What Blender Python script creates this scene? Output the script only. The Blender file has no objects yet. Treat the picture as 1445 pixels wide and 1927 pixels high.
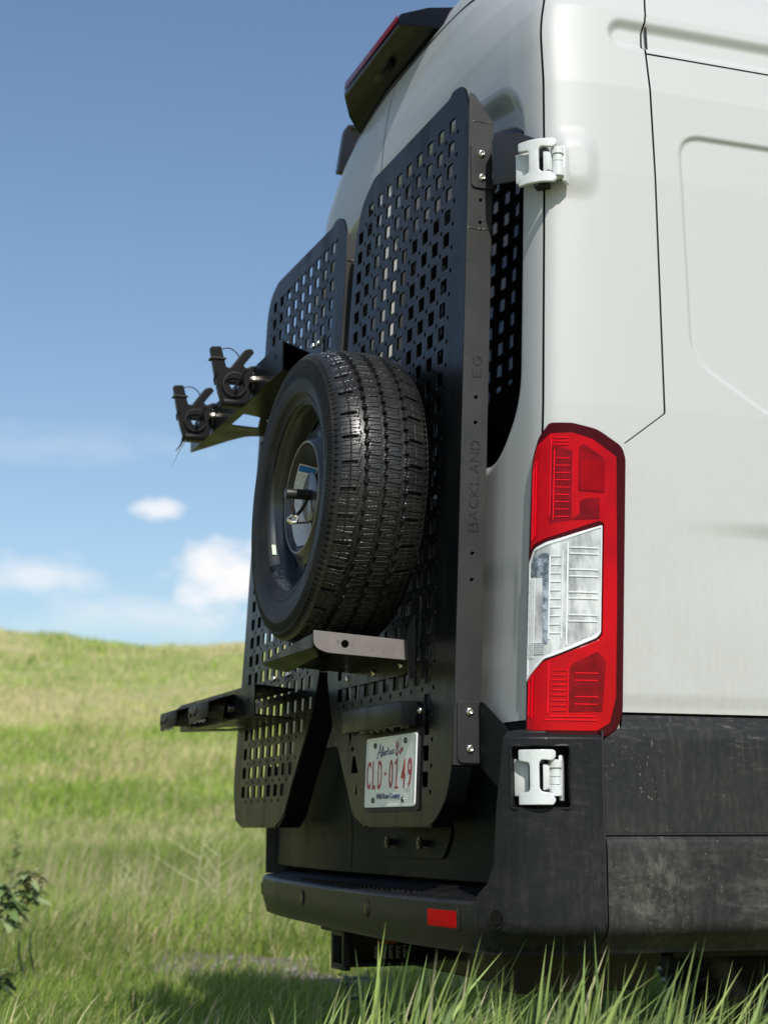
import bpy, bmesh, math, random
import numpy as np
from mathutils import Vector, Matrix
random.seed(7); rng = np.random.default_rng(11)
SC = bpy.context.scene
COL = SC.collection
PI = math.pi

# ------------------------------------------------------------------ camera
PITCH, YAW = math.radians(10.7215), math.radians(19.9245)
hd = Vector((-math.cos(YAW), math.sin(YAW), 0))
fw = hd * math.cos(PITCH) + Vector((0, 0, math.sin(PITCH)))
rt = Vector((math.sin(YAW), math.cos(YAW), 0))
up = rt.cross(fw)
cam = bpy.data.cameras.new('camera'); co = bpy.data.objects.new('camera', cam); COL.objects.link(co)
M = Matrix((rt, up, -fw)).transposed().to_4x4(); M.translation = Vector((3.88, -1.243, 0.68))
co.matrix_world = M
cam.sensor_fit = 'VERTICAL'; cam.sensor_height = 36; cam.sensor_width = 27; cam.lens = 58.36
cam.clip_start = 0.05; cam.clip_end = 3000
cam.dof.use_dof = True; cam.dof.focus_distance = 3.45; cam.dof.aperture_fstop = 4.8
SC.camera = co

# ------------------------------------------------------------------ light
SUN_EL, SUN_AZ = math.radians(45), math.radians(-4)      # azimuth measured from +X
SUNV = Vector((math.cos(SUN_EL) * math.cos(SUN_AZ), math.cos(SUN_EL) * math.sin(SUN_AZ), math.sin(SUN_EL)))
ld = bpy.data.lights.new('sun', 'SUN'); ld.energy = 4.6; ld.angle = math.radians(0.55); ld.color = (1.0, 0.965, 0.90)
lo = bpy.data.objects.new('sun', ld); COL.objects.link(lo)
lo.rotation_euler = SUNV.to_track_quat('Z', 'Y').to_euler(); lo.location = (8, -1, 9)
SC.view_settings.view_transform = 'Standard'; SC.view_settings.look = 'None'
SC.view_settings.exposure = 0.03; SC.view_settings.gamma = 1.0; SC.view_settings.use_curve_mapping = False

W = bpy.data.worlds.new('World'); SC.world = W; W.use_nodes = True
wt = W.node_tree; wt.nodes.clear()
def wn(t, **k):
    n = wt.nodes.new(t)
    for a, b in k.items(): setattr(n, a, b)
    return n
def wmath(op, a, b=None, c=None, clamp=False):
    n = wn('ShaderNodeMath', operation=op); n.use_clamp = clamp
    for i, v in enumerate((a, b, c)):
        if v is None: continue
        if isinstance(v, (int, float)): n.inputs[i].default_value = v
        else: wt.links.new(v, n.inputs[i])
    return n.outputs[0]
sky = wn('ShaderNodeTexSky', sky_type='NISHITA'); sky.sun_disc = False
sky.sun_elevation = SUN_EL; sky.sun_rotation = math.radians(90) - SUN_AZ
sky.air_density = 1.15; sky.dust_density = 0.9; sky.ozone_density = 3.2
tc = wn('ShaderNodeTexCoord'); sp = wn('ShaderNodeSeparateXYZ'); wt.links.new(tc.outputs['Generated'], sp.inputs[0])
az = wmath('MULTIPLY', wmath('ARCTAN2', sp.outputs['Y'], wmath('MULTIPLY', sp.outputs['X'], -1.0)), 57.2958)
el = wmath('MULTIPLY', wmath('ARCSINE', sp.outputs['Z']), 57.2958)
cv = wn('ShaderNodeCombineXYZ'); wt.links.new(wmath('MULTIPLY', az, 0.55), cv.inputs[0]); wt.links.new(el, cv.inputs[1])
nz = wn('ShaderNodeTexNoise'); nz.inputs['Scale'].default_value = 0.75; nz.inputs['Detail'].default_value = 6; nz.inputs['Roughness'].default_value = 0.55
wt.links.new(cv.outputs[0], nz.inputs['Vector'])
nzc = wmath('SUBTRACT', nz.outputs['Fac'], 0.5)
def cloud(a0, e0, ra, re, amp, soft):
    dx = wmath('DIVIDE', wmath('SUBTRACT', az, a0), ra); dy = wmath('DIVIDE', wmath('SUBTRACT', el, e0), re)
    d = wmath('SQRT', wmath('ADD', wmath('MULTIPLY', dx, dx), wmath('MULTIPLY', dy, dy)))
    v = wmath('ADD', wmath('SUBTRACT', 1.0, d), wmath('MULTIPLY', nzc, 2.2))
    return wmath('MULTIPLY', wmath('DIVIDE', v, soft, clamp=True), amp)
cl = cloud(15.3, 8.4, 3.1, 1.55, 1.0, 0.7)
for p in ((12.1, 10.75, 1.15, 0.42, 0.8, 0.6), (8.2, 8.35, 3.0, 0.85, 0.6, 0.9), (11.5, 7.0, 5.0, 0.8, 0.4, 1.1), (8.5, 12.8, 5.5, 0.9, 0.22, 1.3)):
    cl = wmath('MAXIMUM', cl, cloud(*p))
# sparse cumulus over the rest of the sky
nz2 = wn('ShaderNodeTexNoise'); nz2.inputs['Scale'].default_value = 5.0; nz2.inputs['Detail'].default_value = 6
mp = wn('ShaderNodeMapping'); mp.inputs['Scale'].default_value = (1, 1, 3.2); wt.links.new(tc.outputs['Generated'], mp.inputs[0]); wt.links.new(mp.outputs[0], nz2.inputs['Vector'])
away = wmath('DIVIDE', wmath('SUBTRACT', wmath('ABSOLUTE', wmath('SUBTRACT', az, 20.0)), 22.0), 15.0, clamp=True)
g = wmath('MULTIPLY', wmath('MULTIPLY', wmath('SUBTRACT', nz2.outputs['Fac'], 0.56), 7.0, clamp=True), away)
cl = wmath('MAXIMUM', cl, wmath('MULTIPLY', g, 0.8))
mx = wn('ShaderNodeMixRGB'); wt.links.new(cl, mx.inputs[0]); wt.links.new(sky.outputs[0], mx.inputs[1]); mx.inputs[2].default_value = (8.0, 7.9, 8.0, 1)
bg = wn('ShaderNodeBackground'); bg.inputs['Strength'].default_value = 0.122
wo = wn('ShaderNodeOutputWorld'); wt.links.new(mx.outputs[0], bg.inputs[0]); wt.links.new(bg.outputs[0], wo.inputs[0])

# ------------------------------------------------------------------ materials
def mat(name, col, rough=0.5, metal=0.0, coat=0.0, coatr=0.05, spec=0.5, bump=0.0, bscale=200, var=0.0, vscale=6, trans=0.0, ior=1.45, bdist=0.001, vcol2=None, vstretch=(1, 1, 1), rvar=0.0, thr=(0.4, 0.65)):
    m = bpy.data.materials.new(name); m.use_nodes = True; nt = m.node_tree; p = nt.nodes['Principled BSDF']
    p.inputs['Base Color'].default_value = (*col, 1); p.inputs['Roughness'].default_value = rough; p.inputs['Metallic'].default_value = metal
    p.inputs['Coat Weight'].default_value = coat; p.inputs['Coat Roughness'].default_value = coatr
    p.inputs['Specular IOR Level'].default_value = spec; p.inputs['Transmission Weight'].default_value = trans; p.inputs['IOR'].default_value = ior
    t = nt.nodes.new('ShaderNodeTexCoord')
    if var > 0 or rvar > 0:
        n = nt.nodes.new('ShaderNodeTexNoise'); n.inputs['Scale'].default_value = vscale; n.inputs['Detail'].default_value = 7; n.inputs['Roughness'].default_value = .6
        mpn = nt.nodes.new('ShaderNodeMapping'); mpn.inputs['Scale'].default_value = vstretch
        nt.links.new(t.outputs['Object'], mpn.inputs[0]); nt.links.new(mpn.outputs[0], n.inputs['Vector'])
        mr = nt.nodes.new('ShaderNodeMapRange'); mr.inputs[1].default_value = thr[0]; mr.inputs[2].default_value = thr[1]
        nt.links.new(n.outputs['Fac'], mr.inputs[0])
        if var > 0:
            mm = nt.nodes.new('ShaderNodeMath'); mm.operation = 'MULTIPLY'; mm.inputs[1].default_value = var; nt.links.new(mr.outputs[0], mm.inputs[0])
            x = nt.nodes.new('ShaderNodeMixRGB'); x.inputs[1].default_value = (*col, 1); x.inputs[2].default_value = (*(vcol2 or tuple(c * .6 for c in col)), 1)
            nt.links.new(mm.outputs[0], x.inputs[0]); nt.links.new(x.outputs[0], p.inputs['Base Color'])
        if rvar > 0:
            ma = nt.nodes.new('ShaderNodeMath'); ma.operation = 'MULTIPLY_ADD'; ma.inputs[1].default_value = rvar; ma.inputs[2].default_value = rough
            nt.links.new(mr.outputs[0], ma.inputs[0]); nt.links.new(ma.outputs[0], p.inputs['Roughness'])
    if bump > 0:
        n = nt.nodes.new('ShaderNodeTexNoise'); n.inputs['Scale'].default_value = bscale; n.inputs['Detail'].default_value = 3
        nt.links.new(t.outputs['Object'], n.inputs['Vector'])
        b = nt.nodes.new('ShaderNodeBump'); b.inputs['Strength'].default_value = bump; b.inputs['Distance'].default_value = bdist
        nt.links.new(n.outputs['Fac'], b.inputs['Height']); nt.links.new(b.outputs[0], p.inputs['Normal'])
    return m

def dirty_paint(name, base, dirt, z0, z1, rough, coat, amt, scratch=0.0, gstretch=(2.0, 2.0, 14.0)):
    """paint with road dust that thickens towards the bottom plus streaks and scuffs"""
    m = mat(name, base, rough, coat=coat, coatr=.05, spec=.4 if base[0] > .2 else .17)
    nt = m.node_tree; p = nt.nodes['Principled BSDF']; N = nt.nodes.new; L = nt.links.new
    t = N('ShaderNodeTexCoord'); s = N('ShaderNodeSeparateXYZ'); L(t.outputs['Object'], s.inputs[0])
    def nzf(scale, stretch, det=8, rg=.62):
        mpn = N('ShaderNodeMapping'); mpn.inputs['Scale'].default_value = stretch; L(t.outputs['Object'], mpn.inputs[0])
        n = N('ShaderNodeTexNoise'); n.inputs['Scale'].default_value = scale; n.inputs['Detail'].default_value = det; n.inputs['Roughness'].default_value = rg
        L(mpn.outputs[0], n.inputs['Vector']); return n.outputs['Fac']
    def rng_(v, a, b, c=0, d=1):
        r = N('ShaderNodeMapRange'); r.inputs[1].default_value = a; r.inputs[2].default_value = b; r.inputs[3].default_value = c; r.inputs[4].default_value = d; L(v, r.inputs[0]); return r.outputs[0]
    def mul(a, b):
        r = N('ShaderNodeMath'); r.operation = 'MULTIPLY'; r.use_clamp = True
        for i, v in enumerate((a, b)):
            if isinstance(v, (int, float)): r.inputs[i].default_value = v
            else: L(v, r.inputs[i])
        return r.outputs[0]
    def add(a, b):
        r = N('ShaderNodeMath'); r.operation = 'ADD'; r.use_clamp = True
        for i, v in enumerate((a, b)):
            if isinstance(v, (int, float)): r.inputs[i].default_value = v
            else: L(v, r.inputs[i])
        return r.outputs[0]
    grad = rng_(s.outputs['Z'], z1, z0)
    cloudy = rng_(nzf(3.2, (1, 1, 1.6)), .38, .68)
    streak = rng_(nzf(9, (6.0, 8.0, .7)), .42, .70)
    fine = rng_(nzf(60, (1, 1.6, .7)), .45, .75)
    d = mul(mul(grad, add(mul(cloudy, .7), mul(streak, .45))), add(.45, mul(fine, .9)))
    d = mul(d, amt)
    if scratch > 0:   # pale scuffs: short slanting flecks in patches
        mpn = N('ShaderNodeMapping'); mpn.inputs['Rotation'].default_value = (math.radians(32), 0, 0); mpn.inputs['Scale'].default_value = (1, 2.6, 11); L(t.outputs['Object'], mpn.inputs[0])
        n = N('ShaderNodeTexNoise'); n.inputs['Scale'].default_value = 9; n.inputs['Detail'].default_value = 9; n.inputs['Roughness'].default_value = .75; L(mpn.outputs[0], n.inputs['Vector'])
        sc = mul(rng_(n.outputs['Fac'], .53, .74), rng_(nzf(3.7, (1, 1, 1), 2), .48, .66))
        d = add(d, mul(sc, scratch))
        fl = mul(rng_(nzf(190, (1, 1, .6), 2, .5), .66, .76), rng_(nzf(8, (1, 1, 1), 2), .52, .66))
        d = add(d, mul(fl, scratch))
        # a fan of dried splash behind the wheel side of the corner joint
        vd = N('ShaderNodeVectorMath'); vd.operation = 'DISTANCE'; mpd = N('ShaderNodeMapping'); mpd.inputs['Scale'].default_value = (0, 1.2, 1.0); L(t.outputs['Object'], mpd.inputs[0]); L(mpd.outputs[0], vd.inputs[0]); vd.inputs[1].default_value = (0, .325 * 1.2, .575)
        blob = rng_(vd.outputs['Value'], .115, .01)
        d = add(d, mul(mul(blob, rng_(nzf(26, (1, 1.5, 1), 9, .8), .44, .62)), .5 * (1 if scratch > .6 else 0)))
        mps = N('ShaderNodeMapping'); mps.inputs['Rotation'].default_value = (math.radians(-24), 0, 0); mps.inputs['Scale'].default_value = (1, 1.0, 3.2); L(t.outputs['Object'], mps.inputs[0])
        ns = N('ShaderNodeTexNoise'); ns.inputs['Scale'].default_value = 7; ns.inputs['Detail'].default_value = 10; ns.inputs['Roughness'].default_value = .7; ns.inputs['Distortion'].default_value = .6; L(mps.outputs[0], ns.inputs['Vector'])
        lowz = rng_(s.outputs['Z'], .70, .60)
        d = add(d, mul(mul(rng_(ns.outputs['Fac'], .50, .74), lowz), .38 * scratch))
        run = mul(rng_(nzf(11, (7, 9, .45), 5, .7), .55, .72), rng_(nzf(2.6, (1, 1, 1), 2), .42, .60))
        d = add(d, mul(run, .30 * scratch))
    x = N('ShaderNodeMixRGB'); x.inputs[1].default_value = (*base, 1); x.inputs[2].default_value = (*dirt, 1); L(d, x.inputs[0]); L(x.outputs[0], p.inputs['Base Color'])
    ro = N('ShaderNodeMath'); ro.operation = 'MULTIPLY_ADD'; ro.inputs[1].default_value = .5; ro.inputs[2].default_value = rough; L(d, ro.inputs[0]); L(ro.outputs[0], p.inputs['Roughness'])
    cw = N('ShaderNodeMath'); cw.operation = 'MULTIPLY_ADD'; cw.inputs[1].default_value = -coat * .9; cw.inputs[2].default_value = coat; L(d, cw.inputs[0]); L(cw.outputs[0], p.inputs['Coat Weight'])
    b = N('ShaderNodeBump'); b.inputs['Strength'].default_value = .25; b.inputs['Distance'].default_value = .0006; L(fine, b.inputs['Height'])
    if scratch > 0: L(b.outputs[0], p.inputs['Normal'])
    return m

m_white = dirty_paint('white_paint', (.445, .452, .444), (.30, .275, .21), .86, 1.6, .46, .28, .42)
m_lower = dirty_paint('charcoal_cladding', (.016, .0175, .0185), (.20, .188, .160), .45, 1.05, .42, .0, .26, scratch=.8)
m_bump = dirty_paint('bumper_plastic', (.0090, .0100, .0118), (.16, .15, .13), .45, 1.0, .40, .02, .20, scratch=.16)
m_doorlow = mat('dark_lower_door', (.004, .0070, .0078), .40, coat=.0, coatr=.10, spec=.045, var=.5, vcol2=(.009, .011, .011), vscale=2.4, vstretch=(1, 1, .7), rvar=.15)
m_seam = mat('seam_rubber', (.010, .010, .012), .6)
m_liner = mat('inner_shell', (.012, .012, .013), .8)
m_glass = mat('dark_glass', (.002, .0025, .003), .04, spec=.22)
m_blk = mat('black_powdercoat', (.0048, .0056, .0064), .27, coat=.0, coatr=.10, spec=.15, bump=.18, bscale=900, bdist=.0005, var=.5, vcol2=(.013, .0130, .0125), vscale=5, rvar=.16, vstretch=(2.2, 1, .6), thr=(.45, .68))
m_rail = mat('grey_powdercoat', (.0235, .0235, .0237), .38, spec=.42, bump=.25, bscale=900, bdist=.0006, var=.6, vcol2=(.030, .029, .028), vscale=9, rvar=.1)  # black coat again, sunlight on the rail faces put into a lighter grey
m_shelf = mat('sunlit_powdercoat', (.15, .135, .128), .5, bump=.3, bscale=700, bdist=.0006, var=.7, vcol2=(.20, .18, .165), vscale=14)  # cradle flange: same black coat painted pale for the sun on it
m_cut = mat('cut_black', (.006, .006, .006), .6)
m_rubber = mat('tyre_rubber', (.0125, .0125, .0122), .32, spec=.42, coat=.12, coatr=.12, bump=.25, bscale=420, bdist=.0007, var=.6, vcol2=(.024, .0235, .022), vscale=10, rvar=.12)
m_side = mat('sidewall_rubber', (.0095, .0098, .0102), .48, spec=.18, bump=.2, bscale=300, bdist=.0006, var=.7, vcol2=(.027, .025, .022), vscale=9, rvar=.1)
m_rim = mat('black_steel_rim', (.022, .027, .032), .28, coat=.4, coatr=.12, var=.5, vcol2=(.045, .043, .036), vscale=8, rvar=.15)
m_lip = mat('worn_rim_edge', (.30, .28, .24), .4, metal=.6)
m_steel = mat('stainless', (.72, .70, .64), .22, metal=1.0, bump=.1, bscale=300)
m_bolt = mat('black_bolt', (.02, .02, .02), .35, metal=.3)
m_hinge = mat('painted_hinge', (.60, .625, .625), .36, coat=.25, var=.45, vcol2=(.44, .43, .38), vscale=30, thr=(.5, .7), bump=.2, bscale=250)
m_platew = mat('plate_white', (.76, .79, .78), .38, coat=.25, var=.3, vcol2=(.62, .64, .60), vscale=20)
m_ink_r = mat('ink_red', (.34, .008, .014), .4)
m_ink_b = mat('ink_blue', (.02, .035, .14), .4)
m_label = mat('label_white', (.88, .90, .90), .4); m_lblue = mat('label_blue', (.02, .20, .60), .4); m_lgrey = mat('label_print', (.52, .55, .57), .5)
m_sticker = mat('sticker_green', (.55, .74, .52), .5)
m_red = mat('lamp_red', (.44, .0003, .0035), .14, coat=.18, coatr=.01, spec=.08, bump=.12, bscale=40, bdist=.002, var=.55, vcol2=(.20, .0005, .0025), vscale=9, vstretch=(1, 1, .8))
m_reddark = mat('lamp_dark_red', (.045, .0005, .0015), .12, coat=.12, coatr=.02, spec=.1)
m_redlit = mat('lamp_bright_red', (.80, .003, .014), .15, coat=.15, coatr=.02, spec=.1)
m_redmid = mat('lamp_mid_red', (.13, .0004, .002), .14, coat=.15, coatr=.02, spec=.1, bump=.4, bscale=160, bdist=.001, var=.5, vcol2=(.30, .001, .005), vscale=30)
m_silver = mat('lamp_silver', (.74, .75, .74), .16, metal=.25, coat=.35, coatr=.02)
m_clear = mat('lamp_clear_white', (.60, .61, .60), .14, coat=.3, coatr=.02, metal=.15, bump=.5, bscale=50, bdist=.003, var=.95, vcol2=(.17, .18, .18), vscale=26, vstretch=(1, 1, .4))
m_lampd = mat('lamp_grey_cavity', (.10, .115, .12), .12, metal=.5, coat=.8, coatr=.02, var=.9, vcol2=(.55, .58, .60), vscale=60)
m_reflr = mat('reflector_red', (.62, .0003, .004), .35, coat=.0, spec=.05, bump=.4, bscale=260, bdist=.001)
m_spoil = mat('gloss_black_plastic', (.0035, .0035, .004), .24, coat=.1, coatr=.1, spec=.25, rvar=.12, vscale=6)
m_rust = mat('muddy_steel', (.045, .038, .030), .75, bump=.5, bscale=90, bdist=.003, var=.8, vcol2=(.016, .014, .012), vscale=9)
m_strap = mat('rubber_strap', (.0055, .0055, .0060), .45, spec=.2)
m_drop = mat('water_drop', (.9, .93, .95), .02, trans=1.0, ior=1.33)

# foliage material using a colour attribute
def leafmat(name, tr=.35, rough=.55, sat=1.0):
    m = bpy.data.materials.new(name); m.use_nodes = True; nt = m.node_tree; nt.nodes.clear()
    a = nt.nodes.new('ShaderNodeAttribute'); a.attribute_name = 'tint'
    p = nt.nodes.new('ShaderNodeBsdfPrincipled'); p.inputs['Roughness'].default_value = rough; p.inputs['Specular IOR Level'].default_value = .35
    t = nt.nodes.new('ShaderNodeBsdfTranslucent'); x = nt.nodes.new('ShaderNodeMixShader'); x.inputs[0].default_value = tr
    o = nt.nodes.new('ShaderNodeOutputMaterial'); L = nt.links.new
    L(a.outputs['Color'], p.inputs['Base Color']); L(a.outputs['Color'], t.inputs[0]); L(p.outputs[0], x.inputs[1]); L(t.outputs[0], x.inputs[2]); L(x.outputs[0], o.inputs[0])
    return m
m_grass = leafmat('grass_blades', .42)
m_leaf = leafmat('weed_leaf', .25)

# ------------------------------------------------------------------ helpers
def tag(o, label=None, cat=None, group=None, kind=None):
    if label: o['label'] = label
    if cat: o['category'] = cat
    if group: o['group'] = group
    if kind: o['kind'] = kind
    return o
def empty(name, loc, label, cat, group=None):
    o = bpy.data.objects.new(name, None); o.location = loc; o.empty_display_size = .1; COL.objects.link(o)
    return tag(o, label, cat, group)
def link(name, me, mt, parent=None, smooth=True, ang=35, kind=None, label=None):
    o = bpy.data.objects.new(name, me); COL.objects.link(o)
    if mt is not None and not me.materials: me.materials.append(mt)
    if smooth:
        me.polygons.foreach_set('use_smooth', np.ones(len(me.polygons), dtype=bool))
        if ang: me.set_sharp_from_angle(angle=math.radians(ang))
    if parent is not None:
        o.parent = parent
        if parent.type == 'EMPTY': o.location = -Vector(parent.location)
    if kind: o['kind'] = kind
    if label: o['label'] = label
    return o
def from_data(v, f):
    me = bpy.data.meshes.new('m'); me.from_pydata([tuple(map(float, p)) for p in v], [], f); me.update(); return me
def inst(name, me, parent, loc, rot=(0, 0, 0), scale=(1, 1, 1), mt=None, label=None):
    """one copy of a shared mesh, placed in world coordinates under its parent"""
    o = bpy.data.objects.new(name, me); COL.objects.link(o); o.parent = parent
    base = Vector(parent.location) if parent.type == 'EMPTY' else Vector((0, 0, 0))
    o.location = Vector(loc) - base; o.rotation_euler = rot; o.scale = scale
    if mt is not None and not me.materials: me.materials.append(mt)
    if label: o['label'] = label
    return o
class MB:
    def __init__(s): s.v = []; s.f = []
    def add(s, v, f):
        b = len(s.v); s.v += [tuple(map(float, p)) for p in v]; s.f += [tuple(b + i for i in q) for q in f]; return s
    def box(s, a, b, c, ax=None):
        (x0, x1), (y0, y1), (z0, z1) = a, b, c
        v = [(x0, y0, z0), (x1, y0, z0), (x1, y1, z0), (x0, y1, z0), (x0, y0, z1), (x1, y0, z1), (x1, y1, z1), (x0, y1, z1)]
        return s.add(v, [(0, 3, 2, 1), (4, 5, 6, 7), (0, 1, 5, 4), (1, 2, 6, 5), (2, 3, 7, 6), (3, 0, 4, 7)])
    def prism(s, bot, top):
        n = len(bot); f = [tuple(range(n))[::-1], tuple(range(n, 2 * n))] + [(i, (i + 1) % n, n + (i + 1) % n, n + i) for i in range(n)]
        return s.add(list(bot) + list(top), f)
    def tube(s, pts, r, n=8, caps=True):
        pts = [Vector(p) for p in pts]; R = r if isinstance(r, (list, tuple)) else [r] * len(pts); v = []; f = []
        t0 = (pts[1] - pts[0]).normalized(); u = t0.orthogonal().normalized()
        for i, p in enumerate(pts):
            t = (pts[min(i + 1, len(pts) - 1)] - pts[max(i - 1, 0)]).normalized(); u = (u - t * u.dot(t)).normalized(); w = t.cross(u)
            for k in range(n): a = 2 * PI * k / n; v.append(p + (u * math.cos(a) + w * math.sin(a)) * R[i])
        for i in range(len(pts) - 1):
            for k in range(n): f.append((i * n + k, i * n + (k + 1) % n, (i + 1) * n + (k + 1) % n, (i + 1) * n + k))
        if caps: f += [tuple(range(n))[::-1], tuple((len(pts) - 1) * n + k for k in range(n))]
        return s.add(v, f)
    def cyl(s, a, b, r, n=20, r2=None):
        return s.tube([a, b], [r, r if r2 is None else r2], n)
    def build(s, name, mt, parent=None, smooth=True, ang=35, bevel=0, seg=2, **k):
        if bevel and ang == 35: ang = 24
        me = from_data(s.v, s.f)
        if bevel:
            bm = bmesh.new(); bm.from_mesh(me); bmesh.ops.remove_doubles(bm, verts=bm.verts, dist=1e-6)
            es = [e for e in bm.edges if len(e.link_faces) == 2 and e.calc_face_angle(0) > math.radians(28)]
            bmesh.ops.bevel(bm, geom=es, offset=bevel, segments=seg, profile=.5, affect='EDGES', clamp_overlap=True)
            bmesh.ops.recalc_face_normals(bm, faces=bm.faces); bm.to_mesh(me); bm.free()
        return link(name, me, mt, parent, smooth, ang, **k)

def rpoly(pts, rad, n=6):
    """round the corners of a polygon; rad one number or one per corner"""
    out = []; N = len(pts)
    for i in range(N):
        p = np.array(pts[i], float); a = np.array(pts[i - 1], float); b = np.array(pts[(i + 1) % N], float)
        r = rad[i] if isinstance(rad, (list, tuple)) else rad
        da = (a - p); la = np.linalg.norm(da); da /= la; db = (b - p); lb = np.linalg.norm(db); db /= lb
        r = min(r, la * .48, lb * .48)
        if r < 1e-6: out.append(tuple(p)); continue
        for k in range(n + 1):
            t = k / n; q = (1 - t) ** 2 * (p + da * r) + 2 * t * (1 - t) * p + t * t * (p + db * r); out.append(tuple(q))
    return out
def circ(cx, cy, r, n=16): return [(cx + r * math.cos(2 * PI * k / n), cy + r * math.sin(2 * PI * k / n)) for k in range(n)]
def sheet_mesh(outline, holes, t, bevel=0.0, fn=None, cuts=()):
    """flat sheet with holes in (u,v), thickness t (0..t), optional bisection at u = cuts, mapped through fn(u,v,w)"""
    cu = bpy.data.curves.new('c', 'CURVE'); cu.dimensions = '2D'; cu.fill_mode = 'BOTH' if t > 0 else 'FRONT'
    cu.extrude = max(t / 2 - bevel, 0) if t > 0 else 0; cu.bevel_depth = bevel; cu.bevel_resolution = 1; cu.resolution_u = 1
    if bevel: cu.offset = -bevel
    for pl in [outline] + list(holes):
        s = cu.splines.new('POLY'); s.points.add(len(pl) - 1)
        for i, (x, y) in enumerate(pl): s.points[i].co = (x, y, 0, 1)
        s.use_cyclic_u = True
    o = bpy.data.objects.new('c', cu); me = bpy.data.meshes.new_from_object(o); bpy.data.objects.remove(o); bpy.data.curves.remove(cu)
    bm = bmesh.new(); bm.from_mesh(me); bmesh.ops.remove_doubles(bm, verts=bm.verts, dist=1e-6)
    for c in cuts:
        ax, val = c
        no = (1, 0, 0) if ax == 'u' else (0, 1, 0)
        bmesh.ops.bisect_plane(bm, geom=bm.verts[:] + bm.edges[:] + bm.faces[:], plane_co=(val, val, 0), plane_no=no, dist=1e-6)
    if fn is not None:
        for v in bm.verts: v.co = fn(v.co.x, v.co.y, v.co.z + t / 2)
    bm.to_mesh(me); bm.free(); me.materials.clear()
    return me
def sheet(name, outline, holes, t, mt, parent, fn=None, bevel=0.0, cuts=(), ang=13, **k):
    return link(name, sheet_mesh(outline, holes, t, bevel, fn, cuts), mt, parent, True, ang, **k)
def gridmesh(P, flip=False, wrap=False):
    """P (nu,nv,3) array -> mesh"""
    nu, nv, _ = P.shape; idx = np.arange(nu * nv).reshape(nu, nv)
    if wrap: idx = np.vstack([idx, idx[:1]])
    a, b, c, d = idx[:-1, :-1], idx[1:, :-1], idx[1:, 1:], idx[:-1, 1:]
    q = np.stack([a, b, c, d] if not flip else [a, d, c, b], -1).reshape(-1, 4)
    me = bpy.data.meshes.new('g'); me.vertices.add(nu * nv); me.vertices.foreach_set('co', P.reshape(-1).astype(np.float32))
    me.loops.add(q.size); me.loops.foreach_set('vertex_index', q.reshape(-1).astype(np.int32))
    me.polygons.add(len(q)); me.polygons.foreach_set('loop_start', np.arange(0, q.size, 4, dtype=np.int32))
    me.update(calc_edges=True); me.validate(); return me
def text_mesh(s, size, fn, shear=0.0, xs=1.0, off=0.0, align='CENTER', ext=0.0):
    cu = bpy.data.curves.new('t', 'FONT'); cu.body = s; cu.size = size; cu.align_x = align; cu.align_y = 'CENTER'; cu.shear = shear; cu.offset = off; cu.extrude = ext; cu.resolution_u = 3
    o = bpy.data.objects.new('t', cu); me = bpy.data.meshes.new_from_object(o); bpy.data.objects.remove(o); bpy.data.curves.remove(cu)
    for v in me.vertices: v.co = fn(v.co.x * xs, v.co.y, v.co.z)
    me.materials.clear(); return me
def ribbon(mb, pts, w, fn, depth=.0008, closed=False):
    """flat stroke of width w along 2D points, given a thickness"""
    P = [np.array(p, float) for p in pts]
    for i in range(len(P) - 1):
        a, b = P[i], P[i + 1]; d = b - a; L = np.linalg.norm(d)
        if L < 1e-9: continue
        d /= L; n = np.array((-d[1], d[0])) * w / 2; a2 = a - d * w * .45; b2 = b + d * w * .45
        c = [a2 - n, b2 - n, b2 + n, a2 + n]
        mb.prism([fn(q[0], q[1], 0) for q in c], [fn(q[0], q[1], depth) for q in c])
def sstep(x, a, b):
    t = np.clip((x - a) / (b - a), 0, 1); return t * t * (3 - 2 * t)
def sd_poly(px, py, poly):
    """signed distance (negative inside) to polygon, vectorised"""
    px = np.asarray(px, float); py = np.asarray(py, float); d = np.full(px.shape, 1e9); ins = np.zeros(px.shape, bool); n = len(poly)
    for i in range(n):
        ax, ay = poly[i]; bx, by = poly[(i + 1) % n]; ex, ey = bx - ax, by - ay
        wx, wy = px - ax, py - ay; t = np.clip((wx * ex + wy * ey) / (ex * ex + ey * ey), 0, 1)
        d = np.minimum(d, np.hypot(wx - ex * t, wy - ey * t))
        c = ((ay > py) != (by > py)); xx = ax + (py - ay) * ex / np.where(abs(ey) < 1e-12, 1e-12, ey)
        ins ^= c & (px < xx)
    return np.where(ins, -d, d)

# ------------------------------------------------------------------ ground and hill
def terrain(x, y):
    d = np.hypot(x - 3.9, y + 1.2)
    ang = np.degrees(np.arctan2(y + 1.2, -(x - 3.9)))             # 0 = -X, grows towards +Y
    rise = sstep(d, 11, 100) ** 1.05
    crest = 10.75 + sum(a_ * np.exp(-((ang - c_) / w_) ** 2) for a_, c_, w_ in ((.46, 5.0, 4.0), (-.26, 11.9, 1.7), (.30, 17.5, 3.5))) + .035 * np.sin(ang * 3.1) + .02 * np.sin(ang * 7.7)
    side = sstep(np.cos(np.radians(ang - 20)), -.2, .6)
    h = rise * crest * side
    h = h + .10 * np.sin(x * .35 + y * .22) * sstep(d, 8, 16) + .22 * np.sin(x * .13 - y * .19 + 1) * sstep(d, 14, 30)
    h = h + .35 * np.sin(x * .07 + y * .11 + 2) * sstep(d, 25, 50) * side
    h = h - 14 * sstep(d, 125, 330) * side
    h = h + .012 * np.sin(x * 5.1 + 1.3 * np.sin(y * 3.7)) * np.cos(y * 4.3)
    return h
u = np.linspace(-1, 1, 330); g1 = np.sinh(u * 5.2) / np.sinh(5.2) * 1300
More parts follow.
